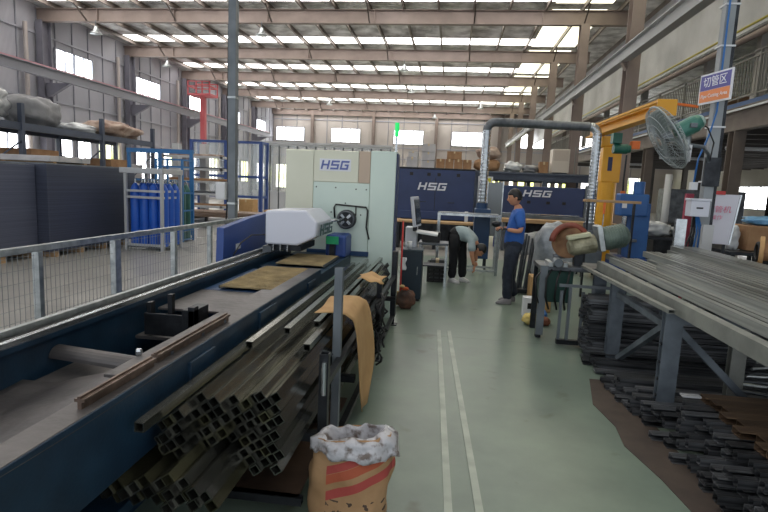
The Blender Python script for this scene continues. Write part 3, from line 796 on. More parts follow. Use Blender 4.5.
# dark printed marks near the bottom
nn = N.new('ShaderNodeTexNoise'); nn.inputs['Scale'].default_value = 26; L.new(N['Texture Coordinate'].outputs['Object'], nn.inputs['Vector'])
mk = mth('MULTIPLY', mth('GREATER_THAN', nn.outputs['Fac'], .6), mth('MULTIPLY', msk, mth('LESS_THAN', sx.outputs['Z'], .19)))
mx = N.new('ShaderNodeMix'); mx.data_type = 'RGBA'; L.new(mk, mx.inputs['Factor']); L.new(cur, mx.inputs['A']); mx.inputs['B'].default_value = (*H('4a3a30'), 1)
L.new(mx.outputs['Result'], bs.inputs['Base Color'])
b.build('sack_body', sackm, T, smooth=True, solid=.003)
MB().box(-.59, -.27, 2.34, 2.56, .002, .012).build('sack_bottom', sackm, T)
b = MB()
def lin(u_, v_):
    p = V(sack(u_, 1., .012)); c_ = V((-.42, 2.45, p.z)); a = 2*PI*u_
    if v_ < .5: t = v_/.5; q = p+(c_-p)*.0+V((0, 0, -(.06+.05*max(0, math.cos(a+.7)))*(1-t))); q += (p-c_).normalized()*(.016*(1-t)+.008)
    else: t = (v_-.5)/.5; q = p+(c_-p)*(.18+.25*t); q.z += .01-.09*t
    q += V((noise.noise(q*13), noise.noise(q*13+V((5,0,0))), noise.noise(q*13+V((0,7,0)))))*.026; q.z += .012*math.sin(a*11)*(1 if v_ < .3 else .3)
    return q
b.grid(lin, 64, 14)
liner = mat('sack_liner', H('b9b8bc'), .35, 0, H('6e625c'), 22, .5, 20, lo=.5, hi=.66)
b.build('liner', liner, T, smooth=True, solid=.002)
M_redm = mat('mast_red', H('b8555a'), .6)
# ================================================================== LEFT BACKGROUND
def sheetstack_mat(name, c1, c2):
    m = mat(name, H(c1), .38, .1)
    nt = m.node_tree; N = nt.nodes; L = nt.links; bs = N['Principled BSDF']
    mp = N['Mapping']; mp.inputs['Scale'].default_value = (.15, .15, 60)
    n = N.new('ShaderNodeTexNoise'); n.inputs['Scale'].default_value = 1.; n.inputs['Detail'].default_value = 4
    L.new(mp.outputs['Vector'], n.inputs['Vector'])
    r = N.new('ShaderNodeValToRGB'); r.color_ramp.elements[0].position = .35; r.color_ramp.elements[1].position = .65
    r.color_ramp.elements[0].color = (*H(c1), 1); r.color_ramp.elements[1].color = (*H(c2), 1)
    L.new(n.outputs['Fac'], r.inputs['Fac']); L.new(r.outputs['Color'], bs.inputs['Base Color'])
    bp = N.new('ShaderNodeBump'); bp.inputs['Strength'].default_value = .3; bp.inputs['Distance'].default_value = .01
    L.new(n.outputs['Fac'], bp.inputs['Height']); L.new(bp.outputs['Normal'], bs.inputs['Normal'])
    return m
S1 = sheetstack_mat('stacked_sheets_light', '4c5162', '5c6173'); S2 = sheetstack_mat('stacked_sheets_dark', '3a3f4e', '484d5e')
def stack(x0, x1, y0, y1, z1, m, label):
    T = thing('steel_sheet_stack', label, 'sheet stack', ((x0+x1)/2, (y0+y1)/2, 0))
    MB().box(x0, x1, y0, y1, .12, z1).build('sheets', m, T, bevel=.005)
    yy = y0+.15
    while yy < y1: MB().box(x0+.02, x1-.02, yy, yy+.1, 0, .12).build('skid', M_wood, T); yy += .75
    MB().box(x0+.1, x1-.1, y0+.1, y1-.1, z1, z1+.025).build('top_sheet', M_steel_gr, T)
stack(-9.6, -7.85, 6.0, 9.25, 1.77, S1, 'tall stack of dark grey sheets at the left edge, nearer and paler of the two')
stack(-9.4, -7.62, 9.27, 12.1, 1.80, S2, 'tall stack of near black sheets next to the gas cylinder cage')
def pack(x0, x1, y0, y1, z0, z1, label, m):
    T = thing('wrapped_pack', label, 'pack', ((x0+x1)/2, (y0+y1)/2, z0))
    MB().box(x0, x1, y0, y1, z0+.03, z1).build('pack_body', m, T, bevel=.01)
    for yy in (y0+.1, y1-.2): MB().box(x0, x1, yy, yy+.08, z0, z0+.03).build('batten', M_wood, T)
    for yy in (y0+.25, y1-.3): MB().box(x0-.004, x1+.004, yy, yy+.03, z0+.03, z1+.004).build('strap', M_galv, T)
M_pack = mat('pack_pale', H('a7a5a8'), .6, 0, H('bbb8b8'), 3)
pack(-9., -7.9, 9.7, 10.9, 1.825, 1.97, 'flat pale pack on top of the near black sheet stack', M_pack)
pack(-9., -8.3, 6.5, 8.9, 1.795, 1.86, 'thin grey pack on top of the paler sheet stack', M_pack)

# gas cylinder cage
T = thing('cylinder_cage', 'pale steel cage holding the blue gas cylinders', 'cage', (-6.75, 11.7, 0))
M_cage = mat('cage_grey', H('b1b4b8'), .5, .2)
cx0, cx1, cy0, cy1 = -7.15, -6.3, 11.0, 11.8
for x in (cx0, cx1):
    for y in (cy0, cy1): MB().box(x-.03, x+.03, y-.03, y+.03, 0, 1.7).build('cage_post', M_cage, T)
for z in (.12, 1.18, 1.32):
    for (p, q) in (((cx0, cy0, z), (cx1, cy0, z)), ((cx1, cy0, z), (cx1, cy1, z)), ((cx0, cy1, z), (cx1, cy1, z))):
        MB().bar(p, q, .03, .05).build('cage_rail', M_cage, T)
MB().box(cx0-.12, cx1+.05, cy0-.05, cy1+.05, 1.70, 1.82).build('cage_roof', M_cage, T, bevel=.01)
MB().box(cx0, cx1, cy0, cy1, .06, .09).build('cage_floor', M_steel_md, T)
def cylinder(loc, m, label, group, valve=True):
    T = thing('gas_cylinder', label, 'gas cylinder', loc, group=group)
    x, y, z = loc
    MB().lathe((x, y, z), [(.10, 0), (.108, .02), (.108, 1.18), (.10, 1.26), (.075, 1.33), (.04, 1.38), (.03, 1.4)], 18).build('cylinder_body', m, T, smooth=True)
    MB().lathe((x, y, z+1.4), [(.022, 0), (.022, .05), (.03, .05), (.03, .08), (.012, .08), (.012, .11)], 10).build('valve', M_steelbr, T)
    return T
c0 = None
for i in range(4):
    for j in range(3):
        loc = (cx0+.12+.222*i, cy0+.17+.25*j, .09)
        if c0 is None: c0 = cylinder(loc, M_cyl, 'blue gas cylinder standing in the pale steel cage', 'blue gas cylinders in the cage')
        else: dup(c0, loc)
# green cylinders in a blue frame beside it
T = thing('cylinder_rack', 'blue steel frame holding dark green cylinders beside the cage', 'frame', (-6.5, 13.2, 0))
fx0, fx1, fy0, fy1 = -7.45, -6.75, 12.75, 13.3
for x in (fx0, fx1):
    for y in (fy0, fy1): MB().box(x-.025, x+.025, y-.025, y+.025, 0, 2.1).build('frame_post', M_bframe, T)
for z in (.3, .8, 1.25, 1.9, 2.08):
    MB().bar((fx1, fy0, z), (fx1, fy1, z), .03, .04).build('frame_rail', M_bframe, T); MB().bar((fx0, fy0, z), (fx1, fy0, z), .03, .04).build('frame_rail', M_bframe, T)
MB().box(fx0, fx1, fy0, fy1, .03, .06).build('frame_floor', M_bframe, T)
c0 = None
for i in range(3):
    for j in range(2):
        loc = (fx0+.12+.235*i, fy0+.15+.25*j, .06)
        if c0 is None: c0 = cylinder(loc, M_cylg, 'dark green gas cylinder standing in the blue frame', 'green gas cylinders in the blue frame')
        else: dup(c0, loc)
T = thing('blue_gantry', 'light blue steel frame standing behind the gas cylinder cage', 'frame', (-8.5, 14.5, 0))
for x in (-9.3, -8.35, -7.4): MB().box(x-.04, x+.04, 14.46, 14.54, 0, 2.3).build('gantry_post', M_bframe, T)
MB().box(-9.35, -7.35, 14.45, 14.55, 2.3, 2.42).build('top_beam', M_bframe, T)
for z in (.8, 1.5): MB().box(-9.3, -7.4, 14.48, 14.52, z, z+.05).build('frame_rail', M_bframe, T)

# pallet rack at the far left with wrapped goods on top
T = thing('pallet_rack', 'long grey blue pallet rack along the left wall', 'rack', (-11.3, 14, 0))
RX0, RX1 = -12.2, -10.75
ys = (9.3, 12.3, 15.4, 18.2)
for y in ys:
    for x in (RX0, RX1): MB().box(x-.06, x+.06, y-.05, y+.05, 0, 3.3 if x == RX1 else 3.1).build('upright', M_rackb, T)
    MB().bar((RX0, y, .4), (RX1, y, 1.2), .04, .04).build('brace', M_rackb, T); MB().bar((RX1, y, 1.2), (RX0, y, 2.2), .04, .04).build('brace', M_rackb, T)
for z in (1.45, 2.74):
    for x in (RX0, RX1):
        for k in range(3): MB().box(x-.03, x+.03, ys[k]+.05, ys[k+1]-.05, z-.09, z+.09).build('beam', M_rackb, T)
    for k in range(3): MB().box(RX0+.03, RX1-.03, ys[k]+.06, ys[k+1]-.06, z+.02, z+.07).build('deck', M_steel_md, T)
for k in range(3):
    MB().bar((RX1, ys[k], .5), (RX1, ys[k+1], 2.4), .03, .03).build('diagonal', M_rackb, T)
def bundle(c, rad, m, label, seed, fl=.3):
    o = MB().blob((c[0], c[1], c[2]+rad[2]*.93), rad, .14, 2.2, seed, 30, 18, fl).build('wrapped_goods', m, smooth=True)
    tag(o, label, 'wrapped goods'); return origin(o, c)
bundle((-11.4, 11.0, 2.81), (.64, 1.45, .50), M_plast, 'large plastic wrapped load on top of the pallet rack, at the left edge', 1)
bundle((-11.4, 13.35, 2.81), (.6, .8, .42), mat('grey_wrap', H('6f7072'), .5, 0, H('85868a'), 3, .5, 8), 'dark grey wrapped load on the pallet rack next to the clear plastic one', 2)
bundle((-11.3, 15.0, 2.81), (.45, .6, .15), M_plast, 'low crumpled plastic heap on the pallet rack', 3)
bundle((-11.4, 16.8, 2.81), (.65, 1.2, .28), M_tarp, 'brown and white wrapped load at the far end of the pallet rack', 4)
for k, (y, w_, h_) in enumerate(((10.6, 1.6, .5), (13.8, 2., .7), (17, 1.8, .6))):
    T = thing('pallet_load', ('boxes on the lower deck of the pallet rack, left bay', 'grey boxes on the lower deck of the pallet rack, middle bay', 'boxes on the lower deck of the pallet rack, right bay')[k], 'boxes', (-11.4, y, 1.52))
    MB().box(-11.9, -10.95, y-w_/2, y, 1.52, 1.52+h_).build('carton', M_card2, T, bevel=.01); MB().box(-11.9, -11., y+.02, y+w_/2, 1.52, 1.52+h_*.8).build('carton', M_pack, T, bevel=.01)

# red lift mast near the left wall
T = thing('red_lift_mast', 'red steel mast with a small caged platform near the left wall', 'mast', (-16.5, 34, 0))
MB().box(-16.65, -16.35, 33.85, 34.15, 0, 6.9).build('mast_column', M_redm, T)
MB().box(-17.3, -15.75, 33.4, 34.6, 6.85, 6.98).build('platform', M_redm, T)
b = MB()
for z in (7.4, 7.7):
    b.box(-17.3, -15.75, 33.4, 33.46, z, z+.06); b.box(-17.3, -15.75, 34.54, 34.6, z, z+.06)
for x in (-17.27, -16.7, -16.3, -15.8): b.box(x-.04, x+.04, 33.4, 33.46, 6.98, 7.76)
for x in (-17.27, -15.8): b.box(x-.04, x+.04, 33.4, 34.6, 7.4, 7.46).box(x-.04, x+.04, 34.54, 34.6, 6.98, 7.76)
b.build('guard_rail', M_redm, T)

# open sheet rack with arms
T = thing('sheet_rack', 'open pale steel rack with arms holding sheets behind the thin post', 'rack', (-9.5, 19.6, 0))
M_pale = mat('pale_steel', H('b9bbbd'), .5, .2)
for x in (-10.55, -9.45, -8.35): MB().box(x-.12, x+.12, 19.4, 19.7, 0, 2.9).build('column', M_pale, T)
for z in (.6, 1.05, 1.5, 1.95, 2.4):
    for x in (-10.55, -9.45, -8.35): MB().box(x-.05, x+.05, 18.6, 19.4, z-.05, z+.03).build('arm', M_pale, T)
    MB().box(-10.7, -8.2, 18.6, 18.66, z-.05, z+.03).build('front_rail', M_pale, T)
MB().box(-10.9, -8.1, 18.5, 19.6, 0, .1).build('base', M_steel_md, T)
for k, z in enumerate((.64, 1.09, 1.54, 1.99, 2.44)):
    o = MB().box(-10.6+.05*k, -8.3-.07*k, 18.68, 19.38, z-.008, z+.04+.02*(k % 3)).build('sheet_bundle', M_tarp if k == 4 else M_steel_md if k % 2 else M_card2, bevel=.006)
    tag(o, ('sheets on the lowest arm of the pale sheet rack', 'sheets on the second arm from below of the pale sheet rack', 'sheets on the middle arm of the pale sheet rack', 'sheets on the fourth arm of the pale sheet rack', 'dark wrapped sheets on the top arm of the pale sheet rack')[k], 'sheets'); origin(o, (-9.5, 19, z-.008))
# blue framed glass partition and grey glazed front behind
T = thing('glass_booth', 'blue framed glass booth behind the open sheet rack', 'booth', (-10, 22.5, 0))
bx0, bx1, by0, by1 = -11.2, -8.1, 22., 22.7
for x in (bx0, (bx0+bx1)/2, bx1):
    MB().box(x-.07, x+.07, by0-.07, by0+.07, 0, 3.25).build('booth_post', M_bframe2, T)
for x in (bx0, bx1): MB().box(x-.07, x+.07, by1-.07, by1+.07, 0, 3.25).build('booth_post', M_bframe2, T)
for z in (.9, 1.75, 3.2):
    MB().box(bx0, bx1, by0-.05, by0+.05, z-.05, z+.05).build('booth_rail', M_bframe2, T); MB().box(bx1-.05, bx1+.05, by0, by1, z-.05, z+.05).build('booth_rail', M_bframe2, T)
MB().box(bx0, bx1, by0-.01, by0+.01, .95, 3.15).build('glass', M_glass, T); MB().box(bx1-.01, bx1+.01, by0, by1, .95, 3.15).build('glass', M_glass, T)
T = thing('glazed_partition', 'grey framed glazed partition behind the blue booth, left of the white cabinet', 'partition', (-7.2, 28, 0))
M_part = mat('partition_frame', H('55575a'), .5, .2)
for k in range(16):
    MB().box(-10.8+.5*k-.03, -10.8+.5*k+.03, 27.95, 28.05, 0, 3.5).build('mullion', M_part, T)
for z in (1.0, 3.5): MB().box(-10.8, -3.2, 27.95, 28.05, z, z+.08).build('rail', M_pale, T)
MB().box(-10.8, -3.2, 27.98, 28.02, .02, 1.0).build('lower_panel', M_pale, T)
MB().box(-10.8, -3.2, 27.99, 28.01, 1.08, 3.5).build('glass', M_glass, T)
MB().box(-10.8, -3.2, 27.9, 31., 3.6, 3.7).build('roof_panel', M_pale, T)
# long brown bars stacked on low trestles behind the bed
T = thing('bar_trestle', 'low dark trestle carrying long brown bars behind the sheet rack post', 'trestle', (-7.8, 17, 0))
for x in (-10.2, -8.4, -6.6, -4.8):
    MB().box(x-.05, x+.05, 16.4, 17.6, .3, .38).build('trestle_top', M_steel_dk, T)
    for y in (16.5, 17.5): MB().box(x-.04, x+.04, y-.04, y+.04, 0, .3).build('leg', M_steel_dk, T)
M_barb = mat('bar_brown', H('6d5a4d'), .5, .4, H('8d7a6c'), 3, .1, 30, stretch=(1, 12, 12), rand=.35)
bp = None
for k in range(22):
    loc = (-10.6+random.random()*.5, 16.5+.1*(k % 11), .43+.09*(k//11))
    if bp is None:
        bp = MB().sq((0, 0, 0), (6.0, 0, 0), .08, .08, .006).build('steel_bar', M_barb); tag(bp, 'long brown steel bar lying on the low dark trestle', 'bar', 'brown bars on the trestle'); o = bp
    else: o = bp.copy(); COL.objects.link(o)
    o.location = loc
def drum(loc, m, label, r_=.28, h=.85):
    T = thing('drum', label, 'drum', loc)
    x, y, z = loc
    MB().lathe(loc, [(r_, 0), (r_*1.03, .01), (r_, .03), (r_, h*.33), (r_*1.03, h*.35), (r_, h*.37), (r_, h*.66), (r_*1.03, h*.68), (r_, h*.7), (r_, h-.02), (r_*1.03, h)], 22).build('drum_body', m, T, smooth=True)
    MB().cyl((x, y, h-.002), (x, y, h+.004), r_*.9, 20).build('drum_lid', M_steel_md, T)
# motorbike-like small trolley & cartons near the rack
for k, (x, y, w_, h_, l) in enumerate(((-7.7, 19.6, .55, .9, 'tall tan carton beside the open sheet rack'), (-6.9, 20.2, .6, .5, 'low brown carton between the sheet rack and the glazed partition'), (-11.6, 19.8, .7, .6, 'grey crate left of the open sheet rack'))):
    T = thing('carton', l, 'box', (x, y, 0))
    MB().box(x-w_/2, x+w_/2, y-w_/2, y+w_/2, 0, h_).build('carton_body', M_card if k < 2 else M_pack, T, bevel=.01)
    MB().box(x-.03, x+.03, y-w_/2-.003, y+w_/2, h_-.1, h_+.003).build('tape', mat('tape', H('c8b48c'), .4), T)
# ================================================================== CENTRE
# two steel strips on the aisle floor
T0 = MB().box(-.022, .022, 0, 3.9, 0, .006).build('steel_strip', mat('strip_steel', H('8d958b'), .4, .3, H('a3aba0'), 5)); T0.location = (.095, 2.3, 0); T0.rotation_euler = (0, 0, R(2.2))
tag(T0, 'long flat steel strip on the green aisle floor, left of the two', 'steel strip')
T1 = T0.copy(); COL.objects.link(T1); T1.location = (.265, 2.3, 0); T1.rotation_euler = (0, 0, R(2.95))
T1['label'] = 'long flat steel strip on the green aisle floor, right of the two'

# rear blue machine, left
T = thing('laser_machine', 'large navy blue machine with white letters, left of the spiral duct', 'machine', (-.45, 16.8, 0))
MB().box(-1.60, .66, 16.0, 17.9, .80, 2.19).build('housing', M_navy, T, bevel=.02)
MB().box(-1.60, .66, 15.9, 16.0, .72, .95).build('lower_ledge', M_navy, T, bevel=.015)
MB().box(-1.5, .55, 16.1, 17.8, 0, .72).build('base', M_steel_dk, T, bevel=.01)
MB().box(-.50, -.485, 15.99, 16.0, .98, 1.95).build('door_seam', M_black, T)
for x in (-1.27, -.75, -.45, .12): MB().box(x, x+.10, 15.985, 16.0, 2.0, 2.09).build('vent', M_black, T)
for x in (-.95, -.1): MB().box(x, x+.2, 15.98, 16.0, 1.22, 1.24).build('door_handle', M_steel_dk, T, bevel=.003)
M_logow = mat('logo_white', H('d8dce6'), .5)
logo(T, M_logow, (-1.02, 15.995, 1.58), (1, 0, 0), .22, .01, width=.88)
o = MB().box(.42, .52, 15.88, 15.9, .6, 1.0).build('label_plate', M_paper, T)
MB().box(-1.66, -1.60, 16.02, 17.9, .2, 2.15).build('side_panel', M_steel_md, T)
MB().box(-1.6, .66, 16.0, 17.9, 2.19, 2.24).build('top_cover', M_steel_dk, T, bevel=.01)
# rear blue machine, right
T = thing('laser_machine', 'long low navy blue machine with white letters behind the worker', 'machine', (2.65, 16.8, 0))
MB().box(1.42, 3.82, 16.0, 17.9, .98, 1.82).build('housing', M_navy, T, bevel=.02)
MB().box(1.42, 3.82, 15.85, 16.0, .86, .98).build('lower_ledge', M_steel_gr, T, bevel=.01)
MB().box(1.5, 3.75, 16.1, 17.8, 0, .86).build('base', M_steel_dk, T, bevel=.01)
for x in (1.36, 3.86): MB().box(x-.05, x+.05, 15.9, 16.05, 0, 1.9).build('corner_post', M_blue2 if x < 2 else M_steel_gr, T, bevel=.006)
MB().box(1.5, 3.7, 15.95, 16.0, 1.0, 1.03).build('sill', M_steelbr, T)
for x in (2.2, 2.75, 3.2): MB().box(x, x+.1, 15.985, 16.0, 1.32, 1.4).build('vent', M_black, T)
logo(T, M_logow, (2.06, 15.995, 1.52), (1, 0, 0), .19, .01, width=.84)
# plank shelf in front of the right machine
T = thing('plank_bench', 'long wooden plank bench in front of the right navy machine', 'bench', (2.9, 15.3, 0))
MB().box(1.4, 4.5, 15.0, 15.6, .80, .90).build('plank', M_wood, T, bevel=.01)
for x in (1.5, 2.9, 4.35): MB().box(x-.04, x+.04, 15.05, 15.55, 0, .8).build('trestle', M_steel_md, T)
T = thing('plank_bench', 'low bench of brown planks in front of the left navy machine', 'bench', (-.4, 14.6, 0))
MB().box(-1.5, .7, 14.3, 14.9, .70, .76).build('plank', M_wood, T, bevel=.01)
for x in (-1.4, -.4, .6): MB().box(x-.04, x+.04, 14.35, 14.85, 0, .7).build('trestle', M_steel_dk, T)
for k, x in enumerate((1.95, 2.6)):
    pass
bundle((2.25, 14.6, 0), (.5, .3, .30), mat('dull_plastic', H('74797d'), .35, 0, H('9fa3a6'), 4, .6, 8), 'clear plastic wrapped heap on the floor under the plank bench', 11, .4)
# storage platform behind both machines
T = thing('storage_platform', 'dark steel storage platform above and behind the navy machines', 'platform', (1.5, 21.5, 0))
PX0, PX1, PY0, PY1 = -2.3, 5.4, 19.9, 24.
MB().ibeam((PX0, PY0, 2.17), (PX1, PY0, 2.17), .16, .26, .03).build('front_beam', M_rackb, T)
MB().ibeam((PX0, PY1, 2.17), (PX1, PY1, 2.17), .16, .26, .03).build('rear_beam', M_rackb, T)
MB().box(PX0, PX1, PY0-.05, PY1, 2.3, 2.34).build('deck', M_steel_md, T)
for x in (PX0+.1, .9, 3.3, PX1-.1):
    for y in (PY0+.02, PY1): MB().box(x-.08, x+.08, y-.07, y+.07, 0, 2.04).build('column', M_rackb, T)
for x in (4.3, 4.85, 5.35): MB().box(x-.02, x+.02, PY0, PY0+.04, 2.34, 3.3).build('rail_post', M_rail, T)
for z in (2.75, 3.05, 3.28): MB().box(4.3, 5.37, PY0, PY0+.03, z, z+.03).build('guard_rail', M_rail, T)
def carton(x, y, z, w_, d_, h_, m, label, group=None, seam=True):
    T = thing('carton', label, 'box', (x, y, z), group=group)
    MB().box(x-w_/2, x+w_/2, y-d_/2, y+d_/2, z, z+h_).build('carton_body', m, T, bevel=.012)
    MB().box(x-.03, x+.03, y-d_/2-.004, y+d_/2, z+h_*.75, z+h_+.004).build('tape', MATS['tape'], T)
    return T
for k in range(3): carton(-.95, 20.5, 2.34+.31*k, .5, .5, .3, M_pack, 'pale carton in the tall stack on the platform, %s' % ('lowest of the stack', 'middle of the stack', 'topmost of the stack')[k])
carton(-1.55, 20.5, 2.34, .42, .45, .42, M_pack, 'pale carton standing left of the tall pale stack on the platform')
carton(-1.53, 20.5, 2.76, .36, .4, .2, M_pack, 'small pale carton resting on the leftmost pale carton of the platform')
for k in range(4): carton(-.48+.33*k, 20.35, 2.34, .31, .4, .38, M_card2, ('brown carton on the platform right beside the tall pale stack', 'second brown carton right of the tall pale stack', 'third brown carton right of the tall pale stack', 'fourth brown carton right of the tall pale stack')[k])
carton(0.02, 20.4, 2.73, .55, .4, .28, M_card2, 'wide brown carton lying on top of the brown carton row on the platform')
T = thing('brown_bale', 'lower big round brown bale on the platform behind the duct', 'bale', (1.25, 20.6, 2.34))
MB().blob((1.25, 20.6, 2.57), (.48, .4, .24), .06, 2, 21, 28, 16, .5).build('bale_body', M_card2, T, smooth=True)
T = thing('brown_bale', 'upper round brown bale on the platform behind the duct', 'bale', (1.3, 20.6, 2.8))
MB().blob((1.3, 20.6, 3.02), (.45, .4, .24), .1, 2, 22, 28, 16, .3).build('bale_body', M_tarp, T, smooth=True)
bundle((2.2, 20.6, 2.345), (.32, .4, .2), M_plast, 'pale plastic heap on the platform right of the round bales', 23)
bundle((2.85, 20.7, 2.345), (.28, .4, .15), mat('grey_wrap', (0,0,0)), 'grey heap on the platform left of the tall white unit', 24)
carton(3.3, 20.5, 2.34, .3, .4, .42, M_card2, 'brown carton leaning beside the tall white unit on the platform')
T = thing('white_unit', 'tall dirty white box unit standing on the platform', 'appliance', (3.85, 20.4, 2.34))
MB().box(3.55, 4.15, 20.1, 20.7, 2.38, 3.22).build('unit_body', mat('unit_white', H('c9bfb2'), .5), T, bevel=.015)
MB().box(3.6, 4.1, 20.09, 20.1, 2.8, 3.17).build('unit_panel', mat('unit_panel', H('b9ada0'), .5), T)
MB().box(3.6, 4.1, 20.15, 20.65, 2.34, 2.38).build('unit_foot', M_steel_dk, T)
# posters / bright board between machines and small machine
T = thing('safety_board', 'small board with yellow and white posters behind the duct', 'board', (.98, 18.2, 0))
MB().box(.86, 1.34, 18.2, 18.24, 1.15, 2.1).build('board_panel', M_paper, T)
MB().box(.92, 1.28, 18.19, 18.2, 1.75, 2.05).build('poster', mat('poster_yellow', H('d8cf45'), .6), T)
for k in range(6): MB().box(.9+.07*k, .95+.07*k, 18.19, 18.2, 1.25+.02*(k % 2), 1.6-.05*(k % 3)).build('notice', mat('notice_dark%d' % (k % 2), H(('5a3a3a', '404a5a')[k % 2]), .6), T)
for x in (.9, 1.3): MB().box(x-.02, x+.02, 18.24, 18.28, 0, 2.1).build('leg', M_steel_md, T)
T = thing('blue_extractor', 'small blue extractor cabinet at the foot of the spiral duct', 'extractor', (.66, 11.3, 0))
MB().box(.5, .82, 11.05, 11.55, .25, 1.28).build('cabinet_body', M_blue, T, bevel=.015)
MB().cyl((.64, 11.25, 1.28), (.64, 11.25, 1.40), .12, 16).build('collar', M_blue, T)
for x in (.55, .77):
    for y in (11.1, 11.5): MB().box(x-.02, x+.02, y-.02, y+.02, 0, .25).build('leg', M_steel_dk, T)
# spiral duct
T = thing('spiral_duct', 'silver spiral duct rising beside the worker, crossing over and coming down by the yellow crane', 'duct', (.64, 11.2, 1.3))
def duct(pts, r0):
    P_ = []; pts = [V(p) for p in pts]
    for i in range(len(pts)-1):
        n = max(2, int((pts[i+1]-pts[i]).length/.035))
        for k in range(n): P_.append(pts[i].lerp(pts[i+1], k/n))
    P_.append(pts[-1]); rs = [r0*(1+.035*(k % 2)) for k in range(len(P_))]
    return MB().tube(P_, r0, 16, True, rs)
arc = [(.64+.17*(1-math.cos(a)), 11.2, 2.87+.17*math.sin(a)) for a in [PI/2*k/6 for k in range(7)]]
duct([(.64, 11.2, 1.401), (.64, 11.2, 2.87)], .085).build('duct_riser', M_steelbr, T, smooth=False)
duct(arc+[(2.65, 11.2, 3.0)], .085).build('duct_crossing', M_steel_md, T, smooth=False)
arc = [(2.65+.15*math.sin(a), 11.2, 2.85+.15*math.cos(a)) for a in [PI/2*k/6 for k in range(7)]]
duct(arc+[(2.80, 11.2, 1.1)], .085).build('duct_drop', M_steelbr, T, smooth=False)
T = thing('filter_unit', 'grey filter unit under the right leg of the spiral duct', 'filter unit', (2.80, 11.2, 0))
MB().box(2.66, 3.06, 11.0, 11.5, .2, .95).build('unit_body', M_steel_gr, T, bevel=.015); MB().cyl((2.80, 11.2, .95), (2.80, 11.2, 1.1), .11, 16).build('collar', M_steel_md, T)
for x in (2.7, 3.02):
    for y in (11.05, 11.45): MB().box(x-.02, x+.02, y-.02, y+.02, 0, .2).build('leg', M_steel_dk, T)
# steel work frame
T = thing('work_trestle', 'thin galvanised steel frame standing between the bent helper and the worker', 'frame', (.3, 10.6, 0))
MB().sq((-.25, 10.5, 1.17), (.97, 10.5, 1.17), .045, .045, .003).build('top_bar', M_steelbr, T)
for x in (-.22, .95): MB().sq((x, 10.5, 0), (x, 10.5, 1.147), .05, .05, .003).build('leg', M_steelbr, T)
for x in (-.22, .95): MB().sq((x, 11.0, 0), (x, 11.0, 1.147), .05, .05, .003).build('leg', M_galv, T)
MB().sq((-.25, 11.0, 1.17), (.97, 11.0, 1.17), .045, .045, .003).build('top_bar', M_galv, T)
for z in (.09, ): 
    for y in (10.5, 11.0): MB().sq((-.195, y, z), (.925, y, z), .04, .04, .003).build('floor_bar', M_galv, T)
MB().box(-.2, .93, 10.52, 10.98, 1.193, 1.2).build('top_sheet', M_steel_gr, T)
# glassy safety screen leaning between machines
T = thing('safety_screen', 'upright grey screen panel in an orange edged frame left of the worker', 'screen', (.93, 13.2, 0))
MB().box(.88, 1.22, 13.2, 13.23, .55, 1.85).build('screen_panel', mat('screen_grey', H('767b80'), .2, .3), T, bevel=.006)
for x in (.86, 1.23): MB().box(x-.015, x+.015, 13.19, 13.24, 0, 1.88).build('screen_post', M_steelbr, T)

# control desk by the cabinet
T = thing('control_pedestal', 'white pedestal with an upright screen seen edge on, beside the white cabinet', 'control pedestal', (-.55, 8.3, 0))
MB().box(-.68, -.5, 8.25, 8.5, 0, 1.05).build('column', M_whiteb, T, bevel=.01)
MB().obox((-.53, 8.2, 1.30), (.05, .42, .46), (0, R(-8), R(-8))).build('screen_housing', M_whiteb, T, bevel=.01)
MB().obox((-.50, 8.2, 1.30), (.012, .36, .38), (0, R(-8), R(-8))).build('screen_glass', mat('screen_dark', H('20262c'), .15), T)
MB().obox((-.34, 8.22, .98), (.34, .4, .03), (0, R(6), 0)).build('keyboard_shelf', M_paper, T, bevel=.006)
MB().box(-.56, -.5, 8.15, 8.3, 1.0, 1.1).build('neck', M_steel_dk, T)
T = thing('bin_cabinet', 'dark blue black cabinet standing in front of the white pedestal', 'cabinet', (-.52, 7.85, 0))
MB().box(-.68, -.37, 7.7, 8.05, .03, .74).build('cabinet_body', mat('cabinet_darkblue', H('1b2b38'), .4), T, bevel=.012)
MB().box(-.69, -.36, 7.69, 8.06, .74, .765).build('cabinet_top', mat('cabinet_top', H('39454e'), .4), T, bevel=.005)
MB().box(-.66, -.39, 7.72, 8.03, 0, .03).build('plinth', M_black, T)
MB().box(-.44, -.43, 7.685, 7.7, .4, .52).build('handle', M_steelbr, T)
T = thing('white_cup', 'white cup on top of the dark blue black cabinet', 'cup', (-.57, 7.8, .766))
MB().lathe((-.57, 7.8, .766), [(.028, 0), (.036, .11), (.033, .11), (.026, .01)], 16).build('cup_body', M_paper, T, smooth=True)
T = thing('paper_note', 'white crumpled paper hanging on the left side of the dark cabinet', 'paper', (-.7, 7.66, .5))
MB().grid(lambda u_, v_: (-.69+.09*u_+.01*math.sin(v_*9), 7.665+.008*math.sin(u_*8+v_*5), .46+.19*v_), 6, 8).build('sheet', M_paper, T, smooth=True, solid=.002)
T = thing('broom', 'red handled broom leaning by the white cabinet', 'broom', (-.66, 7.4, 0))
MB().cyl((-.64, 7.35, .2), (-.665, 7.6, 1.18), .013, 10).build('broom_handle', M_red, T, smooth=True)
MB().obox((-.635, 7.33, .11), (.1, .05, .2), (R(-12), 0, 0)).build('broom_head', mat('straw', H('8e7146'), .9, 0, H('a98956'), 30, .5, 60), T, bevel=.01)
bundle((-.55, 7.25, 0.003), (.13, .14, .13), mat('rag_dark', H('3a2f2c'), .9, 0, H('6b4a3a'), 6, .6, 10), 'heap of dark rags on the floor by the dark cabinet', 31)
T = thing('orange_glove', 'orange and tan work glove lying on top of the dark rags', 'glove', (-.56, 7.22, .25))
